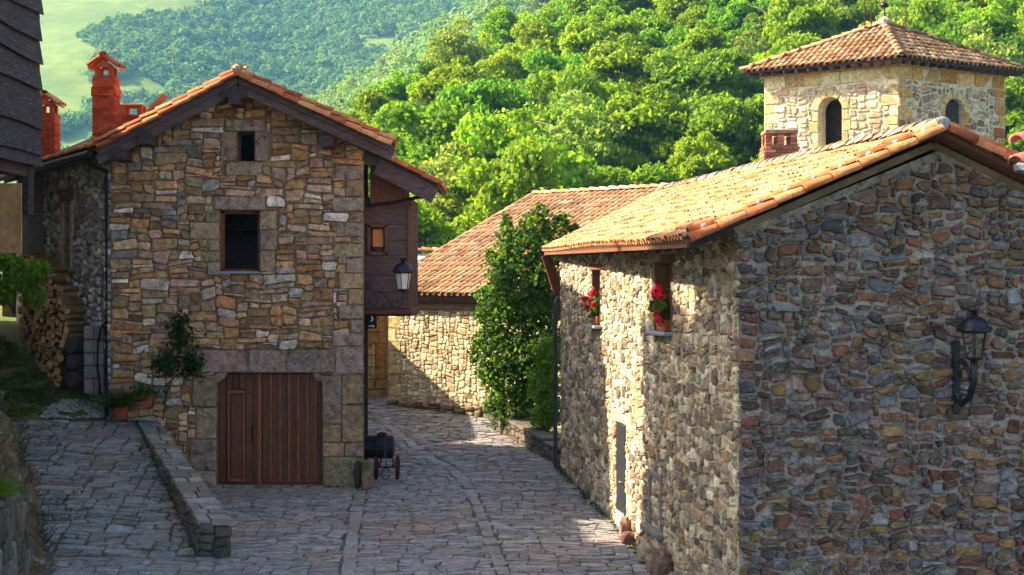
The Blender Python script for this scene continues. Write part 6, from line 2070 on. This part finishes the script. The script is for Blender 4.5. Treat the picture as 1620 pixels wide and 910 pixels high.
lob = [(830, 660, 37.4, 42, 26), (812, 610, 37.4, 46, 46), (845, 620, 37.2, 40, 50), (800, 560, 37.5, 44, 40), (842, 560, 37.2, 46, 50), (795, 500, 37.6, 40, 44), (845, 495, 37.3, 48, 46), (818, 450, 37.5, 50, 46),
       (860, 440, 37.4, 42, 44), (800, 430, 37.8, 30, 30), (830, 395, 37.6, 40, 36), (868, 390, 37.8, 36, 30), (808, 378, 37.8, 24, 24), (845, 358, 37.8, 26, 24), (880, 360, 38, 24, 18), (770, 540, 37.8, 22, 26), (768, 500, 37.9, 18, 16), (775, 590, 37.7, 20, 24), (880, 545, 36.6, 20, 40), (800, 350, 38, 10, 16), (890, 345, 38, 14, 10), (897, 395, 37.8, 16, 22), (908, 366, 38, 10, 14), (765, 465, 37.9, 16, 14), (778, 405, 38, 12, 16), (855, 335, 38, 14, 14), (752, 560, 37.9, 10, 18), (785, 640, 37.6, 18, 22)]
climber('tall_climber', 'tall dense green climber in front of the church wall at the bend', 'shrub', lob, 17000, .085, CLc, 17, Vector((.5, 37.4, G(37))),
        [[P(795, 690, 37.4), P(797, 600, 37.4), P(805, 500, 37.5), P(815, 380, 37.6)], [P(838, 695, 37), P(840, 600, 37.1), P(850, 480, 37.3), P(860, 370, 37.5)], [P(815, 692, 37.2), P(818, 600, 37.3), P(830, 520, 37.4), P(845, 420, 37.5)], [P(865, 700, 36.6), P(866, 620, 36.7), P(870, 540, 36.9), P(875, 450, 37)]])
climber('young_shrub', 'bright green fine-leaved shrub beside the grey down pipe', 'shrub', [(868, 560, 35.4, 24, 34), (862, 610, 35.4, 24, 36), (872, 650, 35.2, 18, 30), (858, 660, 35.5, 18, 26)], 5200, .06, [(.14, .28, .02), (.11, .23, .02), (.18, .31, .03)], 18, Vector((.85, 35.3, G(35))),
        [[P(866, 712, 35.3), P(866, 640, 35.3), P(868, 580, 35.4)], [P(858, 708, 35.5), P(860, 640, 35.5), P(862, 600, 35.5)]])

# ================================================================== TALL TREES ADDED OUT OF VIEW (to shade the street and cottage wall)
for i, (x, y, z, s) in enumerate(((-17.0, 24.6, 4.6, 1.08), (-17.6, 20.2, 4.6, 1.08), (-18.5, 15.5, 3.8, 1.08))):
    if i == 0:
        t0 = make_tree('shade_tree', 91, 5.0, 6.0, 9.2, 80, 420, .36, (.06, .11, .016), 'unseen tall dense tree added behind the timber house to shade the street', 'shade trees added behind the timber house')
        o = t0
    else:
        o = copy_tree(t0)
    o.location = (x, y, z); o.scale = (s, s, s); o.rotation_euler = (0, 0, i * 2.1)

# ---- valley air
hz = MB().box((-100, 900, 230), (2600, 2560, 480))
haze = hz.build('haze', M['white'])
haze['kind'] = 'stuff'
tag(haze, 'thin blue haze filling the valley air before the mountain', 'haze')
hm = bpy.data.materials.new('valley_haze'); hm.use_nodes = True
hm.node_tree.nodes.remove(hm.node_tree.nodes['Principled BSDF'])
pv = hm.node_tree.nodes.new('ShaderNodeVolumePrincipled')
pv.inputs['Color'].default_value = (.26, .62, 1.0, 1)
pv.inputs['Density'].default_value = .00014
pv.inputs['Anisotropy'].default_value = 0.0
hm.node_tree.links.new(pv.outputs[0], hm.node_tree.nodes['Material Output'].inputs['Volume'])
haze.data.materials.clear(); haze.data.materials.append(hm)
